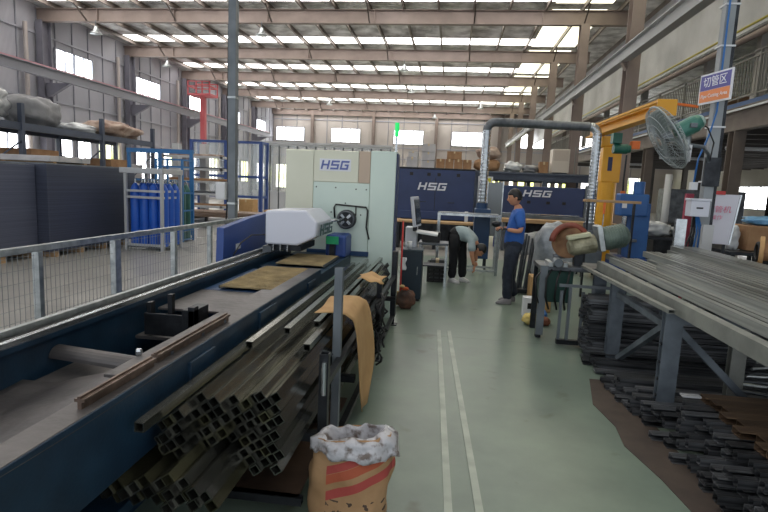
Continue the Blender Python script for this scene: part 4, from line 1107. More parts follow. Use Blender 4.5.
MB().blob((-.56, 7.22, .275), (.05, .04, .025), .2, 3, 8).build('glove_body', mat('orange_dull', H('b5532f'), .8), T, smooth=True)
MB().blob((-.60, 7.20, .31), (.035, .03, .02), .2, 3, 9).build('glove_cuff', mat('cuff_tan', H('cfae7c'), .8), T, smooth=True)
# dark table and stuff behind pedestal
T = thing('side_table', 'small table with grey boxes behind the white pedestal', 'table', (-.2, 9.0, 0))
MB().box(-.5, .0, 8.85, 9.3, .72, .76).build('table_top', M_steel_md, T, bevel=.005)
for x in (-.47, -.03):
    for y in (8.88, 9.27): MB().box(x-.02, x+.02, y-.02, y+.02, 0, .72).build('leg', M_steelbr, T)
MB().box(-.47, -.03, 8.9, 9.25, .35, .37).build('shelf', M_steel_dk, T)
T = thing('tool_box', 'black tool box on the small table behind the white pedestal', 'tool box', (-.3, 9.05, .76))
MB().box(-.45, -.15, 8.92, 9.18, .76, .93).build('box_body', M_black, T, bevel=.01); MB().ring((-.3, 9.05, .94), .06, .008, (0,1,0), 12, 6, 0, PI).build('handle', M_steel_md, T)
T = thing('black_crate', 'black plastic crate on the floor at the feet of the bent helper', 'crate', (-.18, 9.45, 0))
b = MB(); cx_, cy_ = -.18, 9.55
b.box(-.34, -.02, 9.4, 9.7, .0, .02)
for z in (.05, .12, .19, .26, .33): 
    b.box(-.34, -.02, 9.39, 9.41, z-.02, z+.02); b.box(-.34, -.02, 9.69, 9.71, z-.02, z+.02); b.box(-.35, -.33, 9.4, 9.7, z-.02, z+.02); b.box(-.03, -.01, 9.4, 9.7, z-.02, z+.02)
for x in (-.33, -.23, -.13, -.03): b.box(x-.012, x+.012, 9.385, 9.41, 0, .35); b.box(x-.012, x+.012, 9.69, 9.715, 0, .35)
for y in (9.4, 9.5, 9.6, 9.7): b.box(-.355, -.33, y-.012, y+.012, 0, .35); b.box(-.03, -.005, y-.012, y+.012, 0, .35)
b.build('crate_body', M_black, T)
carton(-.18, 9.55, .021, .24, .22, .38, mat('grey_box', H('4a4c50'), .6), 'dark grey box standing inside the black crate')
# ------------------------------------------------------------------ people
def skin_geo(verts, edges, radii, sub=2, root=0):
    me = bpy.data.meshes.new('skin_tmp'); me.from_pydata([tuple(v) for v in verts], edges, [])
    o = bpy.data.objects.new('skin_tmp', me); COL.objects.link(o)
    k = o.modifiers.new('skin', 'SKIN'); k.use_smooth_shade = True; k.branch_smoothing = .4
    for i, sv in enumerate(me.skin_vertices[0].data):
        r_ = radii[i]; sv.radius = (r_, r_) if not isinstance(r_, tuple) else r_
        sv.use_root = (i == root)
    k2 = o.modifiers.new('sub', 'SUBSURF'); k2.levels = sub; k2.render_levels = sub
    dg = bpy.context.evaluated_depsgraph_get(); dg.update(); ev = o.evaluated_get(dg); m2 = ev.to_mesh()
    vs = [tuple(v.co) for v in m2.vertices]; fs = [tuple(p.vertices) for p in m2.polygons]
    ev.to_mesh_clear(); bpy.data.objects.remove(o); bpy.data.meshes.remove(me)
    return vs, fs
def head_geo(c, fwd, up, s=1.):
    """head ellipsoid with brow, nose, lips, chin and ears; c = centre of the skull"""
    f = V(fwd).normalized(); up = V(up); up = (up-f*up.dot(f)).normalized(); l = up.cross(f)
    b = MB(); nu, nv = 32, 24; vs = []; fs = []
    for j in range(nv+1):
        t = PI*j/nv
        for i in range(nu):
            a = 2*PI*i/nu; x = math.cos(a)*math.sin(t); y = math.sin(a)*math.sin(t); z = math.cos(t)
            r_ = V((x*.098, y*.076, z*.118))
            if z < 0: r_.y *= 1+.28*z; r_.x *= 1+.12*z*(1 if x < 0 else .3)
            if x > 0:
                w_ = math.exp(-(y*y)/.018)
                r_.x += .024*w_*math.exp(-((z+.22)**2)/.018)            # nose
                r_.x -= .008*math.exp(-((abs(y)-.32)**2)/.02)*math.exp(-((z-.02)**2)/.01)   # eye sockets
                r_.x += .008*math.exp(-(y*y)/.05)*math.exp(-((z+.52)**2)/.006)   # lips
                r_.x += .010*math.exp(-(y*y)/.06)*math.exp(-((z+.82)**2)/.02)    # chin
            vs.append(V(c)+(f*r_.x+l*r_.y+up*r_.z)*s)
    for j in range(nv):
        for i in range(nu):
            k = (i+1) % nu; fs.append((j*nu+i, (j+1)*nu+i, (j+1)*nu+k, j*nu+k))
    b.add(vs, fs)
    for sg in (-1, 1):
        p = V(c)+(l*sg*.078-f*.005-up*.01)*s
        b.blob(p, (.018*s, .012*s, .03*s), .05, 2, 1, 10, 8)
    return b.v, b.f, f, l, up
def hair_geo(c, f, l, up, s=1., seed=3):
    vs = []; fs = []; nu, nv = 36, 18
    for j in range(nv+1):
        t = PI*.62*j/nv
        for i in range(nu):
            a = 2*PI*i/nu; x = math.cos(a)*math.sin(t); y = math.sin(a)*math.sin(t); z = math.cos(t)
            lim = .35 if x > .45 else (-.05 if x > -.1 else -.55)
            zz = max(z, lim-.1)
            k = 1.12+.05*noise.noise(V((x*5, y*5, z*5+seed)))
            if z < lim: k = .96
            vs.append(V(c)+(f*(x*.098*k-.004)+l*(y*.078*k)+up*(zz*.118*k+.004))*s)
    for j in range(nv):
        for i in range(nu):
            q = (i+1) % nu; fs.append((j*nu+i, (j+1)*nu+i, (j+1)*nu+q, j*nu+q))
    fs.append(tuple(nv*nu+k for k in range(nu))[::-1])
    return vs, fs
def chain(b, pts, radii, sub=2):
    vs, fs = skin_geo(pts, [(i, i+1) for i in range(len(pts)-1)], radii, sub, 0); b.add(vs, fs)
def hand(b, wrist, fwd, palm_dn, curl=.6, side=1):
    """palm plus four fingers and a thumb, curling towards palm_dn"""
    f = V(fwd).normalized(); n = V(palm_dn); n = (n-f*n.dot(f)).normalized(); s = f.cross(n)*side
    w0 = V(wrist)
    chain(b, [w0, w0+f*.045, w0+f*.085], [(.026, .017), (.038, .016), (.038, .014)], 1)
    for k, (o_, ln) in enumerate(((-.03, .072), (-.010, .080), (.010, .076), (.03, .062))):
        p0 = w0+f*.075+s*o_; pts = [p0]; d_ = f.copy(); ang = curl*.55
        for q in range(3):
            d_ = (f*math.cos(ang)+n*math.sin(ang)); pts.append(pts[-1]+d_*ln/3*1.05); ang += curl*.7
        chain(b, pts, [.0095, .009, .0085, .007], 1)
    p0 = w0+f*.03-s*.028
    chain(b, [p0, p0-s*.025+f*.025+n*.01, p0-s*.028+f*.052+n*.03], [.012, .011, .009], 1)
def shoe(b, heel, toe, up=(0,0,1), wid=.048):
    h_ = V(heel); t_ = V(toe); d_ = t_-h_; u_ = V(up)
    s_ = d_.normalized().cross(u_).normalized(); n = s_.cross(d_.normalized())
    secs = [(0, .03, .07), (.12, .042, .085), (.35, .042, .085), (.6, .048, .062), (.85, .045, .045), (1., .02, .025)]
    rings = []
    for (t, w_, hh) in secs:
        c_ = h_+d_*t; w_ = w_*wid/.048
        rings.append([c_-s_*w_, c_+s_*w_, c_+s_*w_*.95+n*hh*.55, c_+s_*w_*.5+n*hh, c_-s_*w_*.5+n*hh, c_-s_*w_*.95+n*hh*.55])
    vs = [p for r_ in rings for p in r_]; fs = [tuple(range(6)), tuple(range(30, 36))[::-1]]
    for i in range(5):
        for k in range(6): q = (k+1) % 6; fs.append((i*6+k, i*6+q, (i+1)*6+q, (i+1)*6+k))
    b.add(vs, fs)
def person(name, label, J, shirt_m, pants_m, shoe_m, headf, base, glove=None, headup=(0,0,1), loose=1.):
    T = thing(name, label, 'person', base)
    g = {k: V(v) for k, v in J.items()}
    nm = ['pel', 'waist', 'chest', 'neck0', 'neck1', 'shL', 'elL', 'wrL', 'shR', 'elR', 'wrR', 'hipL', 'knL', 'anL', 'hipR', 'knR', 'anR']
    ed = [('pel', 'waist'), ('waist', 'chest'), ('chest', 'neck0'), ('neck0', 'neck1'), ('chest', 'shL'), ('shL', 'elL'), ('elL', 'wrL'),
          ('chest', 'shR'), ('shR', 'elR'), ('elR', 'wrR'), ('pel', 'hipL'), ('hipL', 'knL'), ('knL', 'anL'), ('pel', 'hipR'), ('hipR', 'knR'), ('knR', 'anR')]
    rad = dict(pel=.05, waist=.10, chest=.12, neck0=.06, neck1=.055, shL=.06, elL=.042, wrL=.028, shR=.06, elR=.042, wrR=.028, hipL=.035, knL=.04, anL=.035, hipR=.035, knR=.04, anR=.035)
    vs, fs = skin_geo([g[n] for n in nm], [(nm.index(a), nm.index(b_)) for a, b_ in ed], [rad[n] for n in nm], 2, 0)
    b = MB(); b.add(vs, fs)
    hv, hf, f, l, up = head_geo(g['head'], headf, headup); b.add(hv, hf)
    for sd in ('L', 'R'):
        hand(b, g['wr'+sd], g['hd'+sd]-g['wr'+sd], J.get('palm', (0, 0, -1)), .7, 1 if sd == 'L' else -1)
    b.build('body', M_skin, T, smooth=True)
    hb = MB(); hb.add(*hair_geo(g['head'], f, l, up)); hb.build('hair', M_hair, T, smooth=True)
    for sg in (-1, 1):
        MB().blob(g['head']+f*.083+l*sg*.03+up*.004, (.009, .009, .007), .0, 1, 1, 10, 8).build('eye', M_black, T, smooth=True)
    # shirt: torso and upper arms
    nm2 = ['pel2', 'waist', 'chest', 'neck0', 'shL', 'sl1L', 'sl2L', 'shR', 'sl1R', 'sl2R']
    g['pel2'] = g['pel']+(g['pel']-g['waist'])*.75
    for sd in 'LR':
        g['sl1'+sd] = g['sh'+sd].lerp(g['el'+sd], .45); g['sl2'+sd] = g['sh'+sd].lerp(g['el'+sd], .88)
    rad2 = dict(pel2=.175*loose, waist=.172*loose, chest=.172*loose, neck0=.078, shL=.083, sl1L=.074, sl2L=.07, shR=.083, sl1R=.074, sl2R=.07)
    ed2 = [('pel2', 'waist'), ('waist', 'chest'), ('chest', 'neck0'), ('chest', 'shL'), ('shL', 'sl1L'), ('sl1L', 'sl2L'), ('chest', 'shR'), ('shR', 'sl1R'), ('sl1R', 'sl2R')]
    vs, fs = skin_geo([g[n] for n in nm2], [(nm2.index(a), nm2.index(b_)) for a, b_ in ed2], [rad2[n] for n in nm2], 2, 0)
    vs = [V(v)+V((noise.noise(V(v)*9), noise.noise(V(v)*9+V((3,0,0))), 0))*.014 for v in vs]
    b = MB(); b.add(vs, fs); b.build('shirt', shirt_m, T, smooth=True)
    nm3 = ['pel', 'hipL', 'knL', 'cuL', 'hipR', 'knR', 'cuR', 'wst']
    g['wst'] = g['pel'].lerp(g['waist'], .8)
    for sd in 'LR': g['cu'+sd] = g['an'+sd].lerp(g['kn'+sd], -.14)
    rad3 = dict(pel=.158, hipL=.125, knL=.088, cuL=.075, hipR=.125, knR=.088, cuR=.075, wst=.15)
    ed3 = [('pel', 'wst'), ('pel', 'hipL'), ('hipL', 'knL'), ('knL', 'cuL'), ('pel', 'hipR'), ('hipR', 'knR'), ('knR', 'cuR')]
    vs, fs = skin_geo([g[n] for n in nm3], [(nm3.index(a), nm3.index(b_)) for a, b_ in ed3], [rad3[n] for n in nm3], 2, 0)
    vs = [V(v)+V((noise.noise(V(v)*11), noise.noise(V(v)*11+V((3,0,0))), 0))*.012 for v in vs]
    b = MB(); b.add(vs, fs); b.blob(g['pel']+V((0,0,-.03)), (.14, .17, .15), .03, 2, 3, 24, 16)
    for sd in 'LR': b.tube([g['hip'+sd]+V((0,0,.02)), g['hip'+sd].lerp(g['kn'+sd], .35), g['hip'+sd].lerp(g['kn'+sd], .75), g['kn'+sd]], .1, 20, True, [.10, .108, .088, .07])
    b.build('trousers', pants_m, T, smooth=True)
    for sd in 'LR':
        b = MB(); shoe(b, g['heel'+sd], g['toe'+sd], J.get('shup'+sd, (0, 0, 1))); b.build('shoe', shoe_m, T, bevel=.006)
        b = MB(); d_ = (g['toe'+sd]-g['heel'+sd]); 
        if glove:
            b = MB(); w0 = g['wr'+sd]; dd = (g['hd'+sd]-w0).normalized()
            hb = MB(); hand(hb, w0-dd*.01, dd, J.get('palm', (0, 0, -1)), .7, 1 if sd == 'L' else -1)
            c_ = w0+dd*.06
            hb.v = [tuple(c_+(V(v)-c_)*1.14) for v in hb.v]; hb.build('glove', glove, T, smooth=True)
    return T
X, Y = .93, 8.08
person('person', 'man in blue t-shirt and dark jeans standing in the aisle, holding something dark', dict(
    pel=(X+.03, Y, .90), waist=(X+.05, Y, 1.06), chest=(X+.08, Y, 1.28), neck0=(X+.07, Y, 1.43), neck1=(X+.04, Y, 1.50), head=(X+.0, Y-.01, 1.585),
    shL=(X+.08, Y-.17, 1.36), elL=(X+.10, Y-.22, 1.10), wrL=(X-.10, Y-.20, 1.12), hdL=(X-.2, Y-.18, 1.14),
    shR=(X+.08, Y+.17, 1.36), elR=(X+.08, Y+.22, 1.10), wrR=(X-.12, Y+.06, 1.12), hdR=(X-.22, Y-.0, 1.14),
    hipL=(X+.03, Y-.09, .86), knL=(X-.03, Y-.09, .47), anL=(X-.01, Y-.10, .10), heelL=(X+.05, Y-.12, .002), toeL=(X-.18, Y-.16, .002),
    hipR=(X+.04, Y+.09, .86), knR=(X+.0, Y+.09, .48), anR=(X+.10, Y+.10, .12), heelR=(X+.13, Y+.10, .002), toeR=(X-.12, Y+.08, .002)),
    M_shirt, M_jean, M_shoe, (-1, -.12, -.12), (X, Y, 0), glove=M_glove)
T = thing('dark_part', 'dark rounded metal part held in the gloved hands of the man in blue', 'metal part', (X-.26, Y-.1, 1.12))
MB().blob((X-.25, Y-.1, 1.185), (.07, .06, .045), .1, 2, 5).build('part_body', M_steel_dk, T, smooth=True)
X, Y = .14, 9.6
person('person', 'helper in black trousers and a pale grey shirt bending down beside the black crate', dict(
    pel=(X+.0, Y, .88), waist=(X+.13, Y-.03, .92), chest=(X+.27, Y-.1, .82), neck0=(X+.34, Y-.13, .73), neck1=(X+.37, Y-.15, .69), head=(X+.41, Y-.18, .62),
    shL=(X+.26, Y-.25, .78), elL=(X+.27, Y-.30, .55), wrL=(X+.32, Y-.28, .36), hdL=(X+.34, Y-.28, .28),
    shR=(X+.30, Y+.06, .80), elR=(X+.36, Y+.08, .58), wrR=(X+.37, Y+.03, .38), hdR=(X+.37, Y+.0, .3),
    hipL=(X-.03, Y-.08, .85), knL=(X-.04, Y-.09, .47), anL=(X-.05, Y-.08, .10), heelL=(X-.09, Y-.06, .002), toeL=(X+.09, Y-.22, .002),
    hipR=(X+.05, Y+.08, .85), knR=(X+.12, Y+.07, .47), anR=(X+.14, Y+.08, .10), heelR=(X+.10, Y+.1, .002), toeR=(X+.27, Y-.06, .002), palm=(-1, 0, 0)),
    M_shirtg, mat('trousers_black', H('14161a'), .85), M_shoew, (.5, -.3, -.8), (X, Y, 0), headup=(.8, -.2, .4))
# ================================================================== RIGHT
# yellow jib crane
T = thing('jib_crane', 'yellow jib crane on a round column with its beam pointing towards the fan', 'crane', (3.44, 12.5, 0))
MB().cyl((3.44, 12.5, .03), (3.44, 12.5, 1.95), .19, 24).build('column', M_yel, T, smooth=False)
MB().cyl((3.44, 12.5, 0), (3.44, 12.5, .03), .3, 24).build('base_plate', M_yel, T)
MB().box(3.24, 3.64, 12.32, 12.7, 1.95, 2.72).build('slewing_head', M_yel, T, bevel=.02)
o = MB().box(3.36, 3.45, 12.31, 12.32, 2.2, 2.5).build('nameplate', mat('nameplate_blue', H('2e3358'), .5), T)
MB().box(3.2, 3.5, 12.35, 12.66, 2.72, 2.95).build('neck_block', M_yel, T, bevel=.02)
p0 = V((3.10, 13.0, 3.05)); p1 = V((3.43, 9.5, 3.14))
MB().ibeam(p0, p1, .22, .2, .03).build('jib_beam', M_yel, T)
dd = (p1-p0).normalized()
MB().bar(p0+dd*.2+V((0,0,.12)), p1-dd*.05+V((0,0,.12)), .28, .04).build('top_plate', M_yel, T)
MB().box(3.43-.16, 3.43+.15, 9.46, 9.50, 3.02, 3.28).build('end_plate', M_yel, T, bevel=.004)
MB().bar((3.5, 9.5, 3.22), (3.95, 9.6, 3.19), .04, .04).build('end_arm', M_orange, T)
T = thing('chain_hoist', 'dark green electric hoist hanging under the yellow crane beam', 'hoist', (3.3, 11.6, 2.5))
MB().cyl((3.22, 11.55, 2.62), (3.5, 11.55, 2.62), .10, 20).build('motor', M_green, T, bevel=.01)
MB().cyl((3.5, 11.55, 2.62), (3.56, 11.55, 2.62), .08, 20).build('motor_cap', M_green, T, bevel=.01)
MB().box(3.18, 3.36, 11.45, 11.65, 2.72, 2.93).build('trolley', M_green, T, bevel=.01)
o = MB().box(3.56, 3.72, 11.47, 11.63, 2.62, 2.78).build('gear_box', M_orange, T, bevel=.01); 
MB().tube([(3.5, 11.55, 2.5), (3.49, 11.55, 2.0), (3.5, 11.55, 1.75)], .018, 6).build('chain', M_steel_dk, T)
MB().obox((3.5, 11.55, 1.7), (.09, .05, .14)).build('hook_block', M_orange, T, bevel=.01)
MB().ring((3.5, 11.55, 1.58), .045, .012, (0,1,0), 16, 6, -PI*.5, PI).build('hook', M_steel_dk, T, smooth=True)

# grey pole with fan, sign, boxes
T = thing('grey_pole', 'slim blue grey square pole carrying the sign and the fan', 'pole', (3.32, 7.5, 0))
MB().box(3.26, 3.38, 7.44, 7.56, .015, 8.24).build('pole_shaft', mat('pole_grey', H('848a8f'), .5, .1, H('93999d'), 2), T, bevel=.005)
MB().box(3.15, 3.5, 7.35, 7.65, 0, .015).build('base_plate', M_steel_gr, T)
MB().box(3.38, 3.42, 7.45, 7.60, .3, 8.2).build('cable_duct', M_steel_dk, T)
for z in (1.0, 1.9, 2.6, 3.6, 4.1): MB().box(3.25, 3.425, 7.43, 7.61, z, z+.02).build('clamp_band', M_paper, T)
T = thing('blue_cable', 'thin blue air line hanging straight down left of the grey pole', 'cable', (3.22, 7.6, 0))
MB().tube([(3.28, 7.42, 7.), (3.29, 7.42, 2.8), (3.24, 7.44, 2.5), (3.17, 7.5, 2.2), (3.15, 7.5, 1.9)], .011, 6).build('air_line', mat('blue_hose', H('2d6cb0'), .4), T, smooth=True)
MB().box(3.11, 3.19, 7.46, 7.54, 1.80, 1.90).build('valve_box', M_paper, T, bevel=.004)
for k in range(5):
    MB().tube([(3.16+.015*k, 7.42, 1.46), (3.15+.03*k, 7.4-.01*k, 1.25), (3.1+.05*k, 7.4, 1.05), (3.0+.07*k, 7.4, .95)], .012, 6).build('hose', MATS['blue_hose'] if k > 1 else M_black, T, smooth=True)
T = thing('hanging_sign', 'purple and orange area sign with Chinese and English writing on the grey pole', 'sign', (3.2, 7.3, 2.84))
hh = .38; A = V((3.165, 7.70, 2.91)); Bp = V((3.30, 7.15, 2.91)); xd = (Bp-A).normalized(); W_ = (Bp-A).length; nn_ = xd.cross(V((0,0,1))).normalized()
if nn_.y > 0 or nn_.x > 0: nn_ = -nn_
def panel(u0_, u1_, v0_, v1_, off, th_, name, m):
    c = [A+xd*W_*u_+V((0,0,1))*hh*v_+nn_*off for u_, v_ in ((u0_, v0_), (u1_, v0_), (u1_, v1_), (u0_, v1_))]
    d_ = [p-nn_*th_ for p in c]
    return MB().add(c+d_, [(0,1,2,3),(7,6,5,4),(0,4,5,1),(1,5,6,2),(2,6,7,3),(3,7,4,0)]).build(name, m, T)
panel(0, 1, 0, 1, 0, .02, 'sign_board', mat('sign_white', H('dfe0e6'), .4))
panel(.04, .96, .45, .94, .004, .004, 'purple_field', mat('sign_purple', H('5a58a0'), .4))
panel(.04, .96, .06, .44, .004, .004, 'orange_field', mat('sign_orange', H('e58b52'), .4))
for q in (.3, .62): MB().bar(A+xd*W_*q+V((0,0,hh*.8))-nn_*.02, V((3.30, 7.5, 2.9+hh*.8)), .02, .02).build('sign_bracket', M_steel_gr, T)
def text(body, size, pos, right, up, m, T, name='lettering', align='CENTER', ext=.001):
    c = bpy.data.curves.new(name, 'FONT'); c.body = body; c.size = size; c.align_x = align; c.align_y = 'CENTER'; c.extrude = ext
    o = bpy.data.objects.new(name, c); COL.objects.link(o)
    dg = bpy.context.evaluated_depsgraph_get(); dg.update()
    me = bpy.data.meshes.new_from_object(o.evaluated_get(dg)); bpy.data.objects.remove(o); bpy.data.curves.remove(c)
    r_ = V(right).normalized(); u_ = V(up).normalized(); n = r_.cross(u_)
    M4 = Matrix((r_, u_, n)).transposed().to_4x4(); M4.translation = V(pos)-T.location
    me.transform(M4); me.materials.clear(); me.materials.append(m)
    o = bpy.data.objects.new(name, me); COL.objects.link(o); o.parent = T; return o
M_wt = mat('letter_white', H('eef0f6'), .5)
text('切管区', .14, A+xd*W_*.5+V((0,0,hh*.69))+nn_*.007, xd, (0,0,1), M_wt, T)
text('Pipe Cutting Area', .064, A+xd*W_*.5+V((0,0,hh*.25))+nn_*.007, xd, (0,0,1), M_wt, T)

# wall fan
T = thing('industrial_fan', 'round caged industrial fan with a green motor mounted on the grey pole', 'fan', (2.62, 6.6, 2.1))
Cf = V((2.33, 6.35, 2.345)); ax = V((-.85, .06, -.50)).normalized(); RF = .375
q = V((0,0,1)).rotation_difference(ax)
def fp(rad, an, h): return Cf+q@V((rad*math.cos(an), rad*math.sin(an), h))
b = MB(); b.ring(Cf, RF, .009, ax, 40, 6)
b.build('cage_rim', M_grat, T, smooth=True)
for sgn, nm_ in ((1, 'front_grille'), (-1, 'rear_grille')):
    b = MB()
    for k in range(48):
        an = 2*PI*k/48
        b.tube([fp(RF, an, 0), fp(RF*.93, an+.04, .055*sgn), fp(RF*.6, an+.1, .085*sgn), fp(.06, an+.2, .09*sgn)], .0028, 4, False)
    for rr, h in ((.3, .075), (.2, .088), (.1, .09)): b.ring(Cf+ax*h*sgn, rr, .004, ax, 36, 5)
    b.build(nm_, M_grat, T)
hub = MB().cyl(Cf+ax*.05, Cf-ax*.05, .06, 18).build('hub', M_steel_gr, T, bevel=.005)
for k in range(3):
    an = 2*PI*k/3; b = MB()
    b.grid(lambda u_, v_: fp(.05+.28*v_, an+(u_-.5)*(1.1-.3*v_), (u_-.5)*.09), 6, 8)
    b.build('blade', mat('blade', H('8f9a98'), .4, .5), T, smooth=True, solid=.003)
m0 = Cf-ax*.10; m1 = Cf-ax*.37
MB().tube([m0, m0-ax*.03, m1+ax*.05, m1], .1, 22, True, [.07, .095, .095, .075]).build('motor', M_fang, T, smooth=False, bevel=.004)
MB().lathe(m1, [(.075, 0), (.078, -.0), (.05, .035), (.02, .045)], 20, -ax).build('motor_cap', mat('fan_cap', H('9ab0a8'), .4), T, smooth=True)
MB().obox((Cf-ax*.25)+V((0, -.11, 0)), (.07, .03, .05)).build('switch_box', M_steel_gr, T, bevel=.005)
mc = Cf-ax*.25
MB().tube([mc+V((0,0,-.1)), mc+V((.0,0,-.2)), mc+V((.02, 0, -.26))], .035, 12).build('tilt_joint', M_galv, T, smooth=True)
MB().tube([mc+V((.02,0,-.2)), mc+V((.03,.0,-.38))], .03, 12, True, [.035, .02]).build('oil_cup', M_paper, T, smooth=True)
MB().tube([mc+V((.02, 0, -.2)), mc+V((.3, .3, -.19)), (3.2, 7.3, mc.z-.22), (3.27, 7.43, mc.z-.32), (3.27, 7.43, mc.z-.5)], .022, 10).build('arm', M_steel_gr, T, smooth=True)
MB().tube([m1+V((0,0,-.03)), m1+V((.15,.15,-.05)), m1+V((.3,.3,-.2)), (3.27, 7.4, mc.z-.3)], .008, 6).build('power_cord', M_black, T, smooth=True)
MB().box(3.22, 3.42, 7.40, 7.44, mc.z-.62, mc.z-.25).build('wall_bracket', M_steel_dk, T, bevel=.005)

T = thing('switch_box', 'white wall box with a small label fixed to the grey pole', 'switch box', (3.16, 7.3, 1.45))
MB().box(3.04, 3.27, 7.24, 7.40, 1.46, 1.66).build('box_body', M_whiteb, T, bevel=.008)
MB().box(3.03, 3.28, 7.23, 7.41, 1.66, 1.69).build('box_lid', M_whiteb, T, bevel=.005)
MB().box(3.11, 3.19, 7.235, 7.24, 1.56, 1.58).build('label_strip', M_steel_dk, T)
T = thing('notice_board', 'white notice board with pink handwriting leaning behind the grey pole', 'notice board', (3.6, 7.9, .6))
c0_ = V((3.42, 7.8, 0)); 
MB().add([(3.42, 7.85, 1.08), (3.80, 7.75, 1.08), (3.90, 7.80, 1.76), (3.50, 7.90, 1.76), (3.42, 7.87, 1.08), (3.80, 7.77, 1.08), (3.90, 7.82, 1.76), (3.50, 7.92, 1.76)],
    [(0,1,2,3),(7,6,5,4),(0,4,5,1),(1,5,6,2),(2,6,7,3),(3,7,4,0)]).build('board_face', mat('board_white', H('cfd0dc'), .4), T)
MB().bar((3.50, 7.9, 1.78), (3.72, 7.85, 1.78), .03, .05).build('red_header', M_red, T)
MB().bar((3.80, 7.75, 1.08), (3.90, 7.80, 1.76), .02, .02).build('frame_side', M_steelbr, T)
M_pk = mat('pink_ink', H('d87090'), .6)
text('切管机', .10, (3.64, 7.80, 1.55), (1, -.25, 0), (.12, 0, 1), M_pk, T)
text('操作', .07, (3.62, 7.79, 1.44), (1, -.25, 0), (.12, 0, 1), M_pk, T)
for x in (3.45, 3.78): MB().box(x-.015, x+.015, 7.83, 7.86, 0, 1.08).build('stand_leg', M_steel_dk, T)
T = thing('red_extinguisher_stand', 'red narrow panel under the white switch box', 'panel', (3.22, 7.75, 0))
MB().box(3.17, 3.27, 7.72, 7.78, 0.0, 1.75).build('red_panel', mat('dull_red', H('a8465a'), .6), T, bevel=.004)

# cutting rack: frame
T = thing('cutting_rack', 'long grey steel rack on the right holding rectangular tubes', 'rack', (2.5, 4.8, 0))
M_rk = mat('rack_steel', H('555d66'), .5, .4, H('747d86'), 5, .1, 40)
M_rt = mat('rack_top_rail', H('7d7f7b'), .5, .3, H('93958f'), 5, .1, 40)
RX = 1.70
MB().sq((RX, 1.9, .90), (RX, 6.15, .90), .07, .10, .005).build('side_rail', M_rt, T)
MB().sq((3.32, 1.9, .90), (3.32, 7.3, .90), .07, .10, .005).build('side_rail', M_rt, T)
for y in (2.1, 4.12, 5.45, 6.1):
    MB().chan((RX, y, .0), (RX, y, .85), .13, .07, .008, (0,1,0)).build('post', M_rk, T)
for y in (4.35,): MB().chan((2.3, y, .0), (2.3, y, .77), .11, .07, .008, (0,1,0)).build('post', M_rt, T)
for y in (2.1, 4.12, 4.35, 5.45, 6.1):
    MB().sq((RX, y, .80), (3.3, y, .80), .06, .08, .005).build('cross_beam', M_rk, T)
    MB().sq((3.32, y, 0), (3.32, y, .85), .07, .07, .005).build('post', M_rk, T)
MB().bar((RX+.02, 4.15, .75), (RX+.7, 4.15, .1), .05, .05).build('diagonal_brace', M_rk, T)
MB().bar((RX+.02, 5.3, .1), (RX+.02, 4.25, .72), .05, .05).build('diagonal_brace', M_rk, T)
MB().sq((RX, 4.18, .72), (RX, 5.4, .72), .05, .05, .004).build('tie_rail', M_rk, T)
for z in (.2, .33, .46, .6): MB().cyl((RX-.075, 4.10, z), (RX-.06, 4.10, z), .012, 8).build('bolt', M_steel_dk, T)
MB().sq((2.6, 7.26, .90), (3.3, 7.26, .90), .06, .08, .005).build('cross_beam', M_rk, T)
for x, z in ((2.95, 1.42), (3.28, 1.36)):
    MB().sq((x, 7.26, 0), (x, 7.26, z), .13, .06, .005, up=(0,1,0)).build('stop_post', M_steelbr if x < 3 else M_pale, T)
# the tubes on the rack
tp = None
def rack_tube(x, y0, ln, z, w_, h_, label, grp, yaw=0):
    key = ('rk', round(ln, 2), w_, h_)
    if key not in protos:
        o = MB().sq((0, 0, 0), (0, ln, 0), w_, h_, .003).build('rectangular_tube', M_tuber); protos[key] = o
        tag(o, label, 'tube', grp)
    else:
        o = protos[key].copy(); COL.objects.link(o); o['label'] = label; o['group'] = grp
    o.location = (x, y0, z); o.rotation_euler = (0, 0, R(yaw)); return o
for k in range(12):
    if k in (5,): continue
    rack_tube(1.79+.0655*k, 1.9+.02*(k % 3), 4.15+(.35 if k % 4 == 1 else 0), .981, .05, .06, 'grey tube in the near group lying flat on the right rack', 'near group of tubes on the right rack')
for k in range(7):
    rack_tube(1.97+.062*k, 1.9, 3.3 if k < 4 else 4.4, 1.042, .048, .06, 'grey tube in the second layer of the near group on the right rack', 'second layer of tubes on the right rack')
for k in (0,1,2,3,4,5,7,8):
    rack_tube(2.64+.0665*k, 2.4+.03*(k % 2), 4.8 if k > 2 else 4.4, .981, .048, .06, 'grey tube in the far group lying flat on the right rack', 'far group of tubes on the right rack')
for k in range(5):
    rack_tube(2.86+.064*k, 2.6, 4.6, 1.042, .048, .06, 'grey tube stacked on the far group of the right rack', 'second layer of the far group on the right rack', .0)
o = MB().sq((0, 0, 0), (0, 2.45, 0), .045, .03, .003).build('square_bar', M_rt); o.location = (1.58, 3.86, .90); o.rotation_euler = (R(-1.0), 0, R(.6))
tag(o, 'slim square bar leaning from the saw along the outside of the right rack', 'bar')
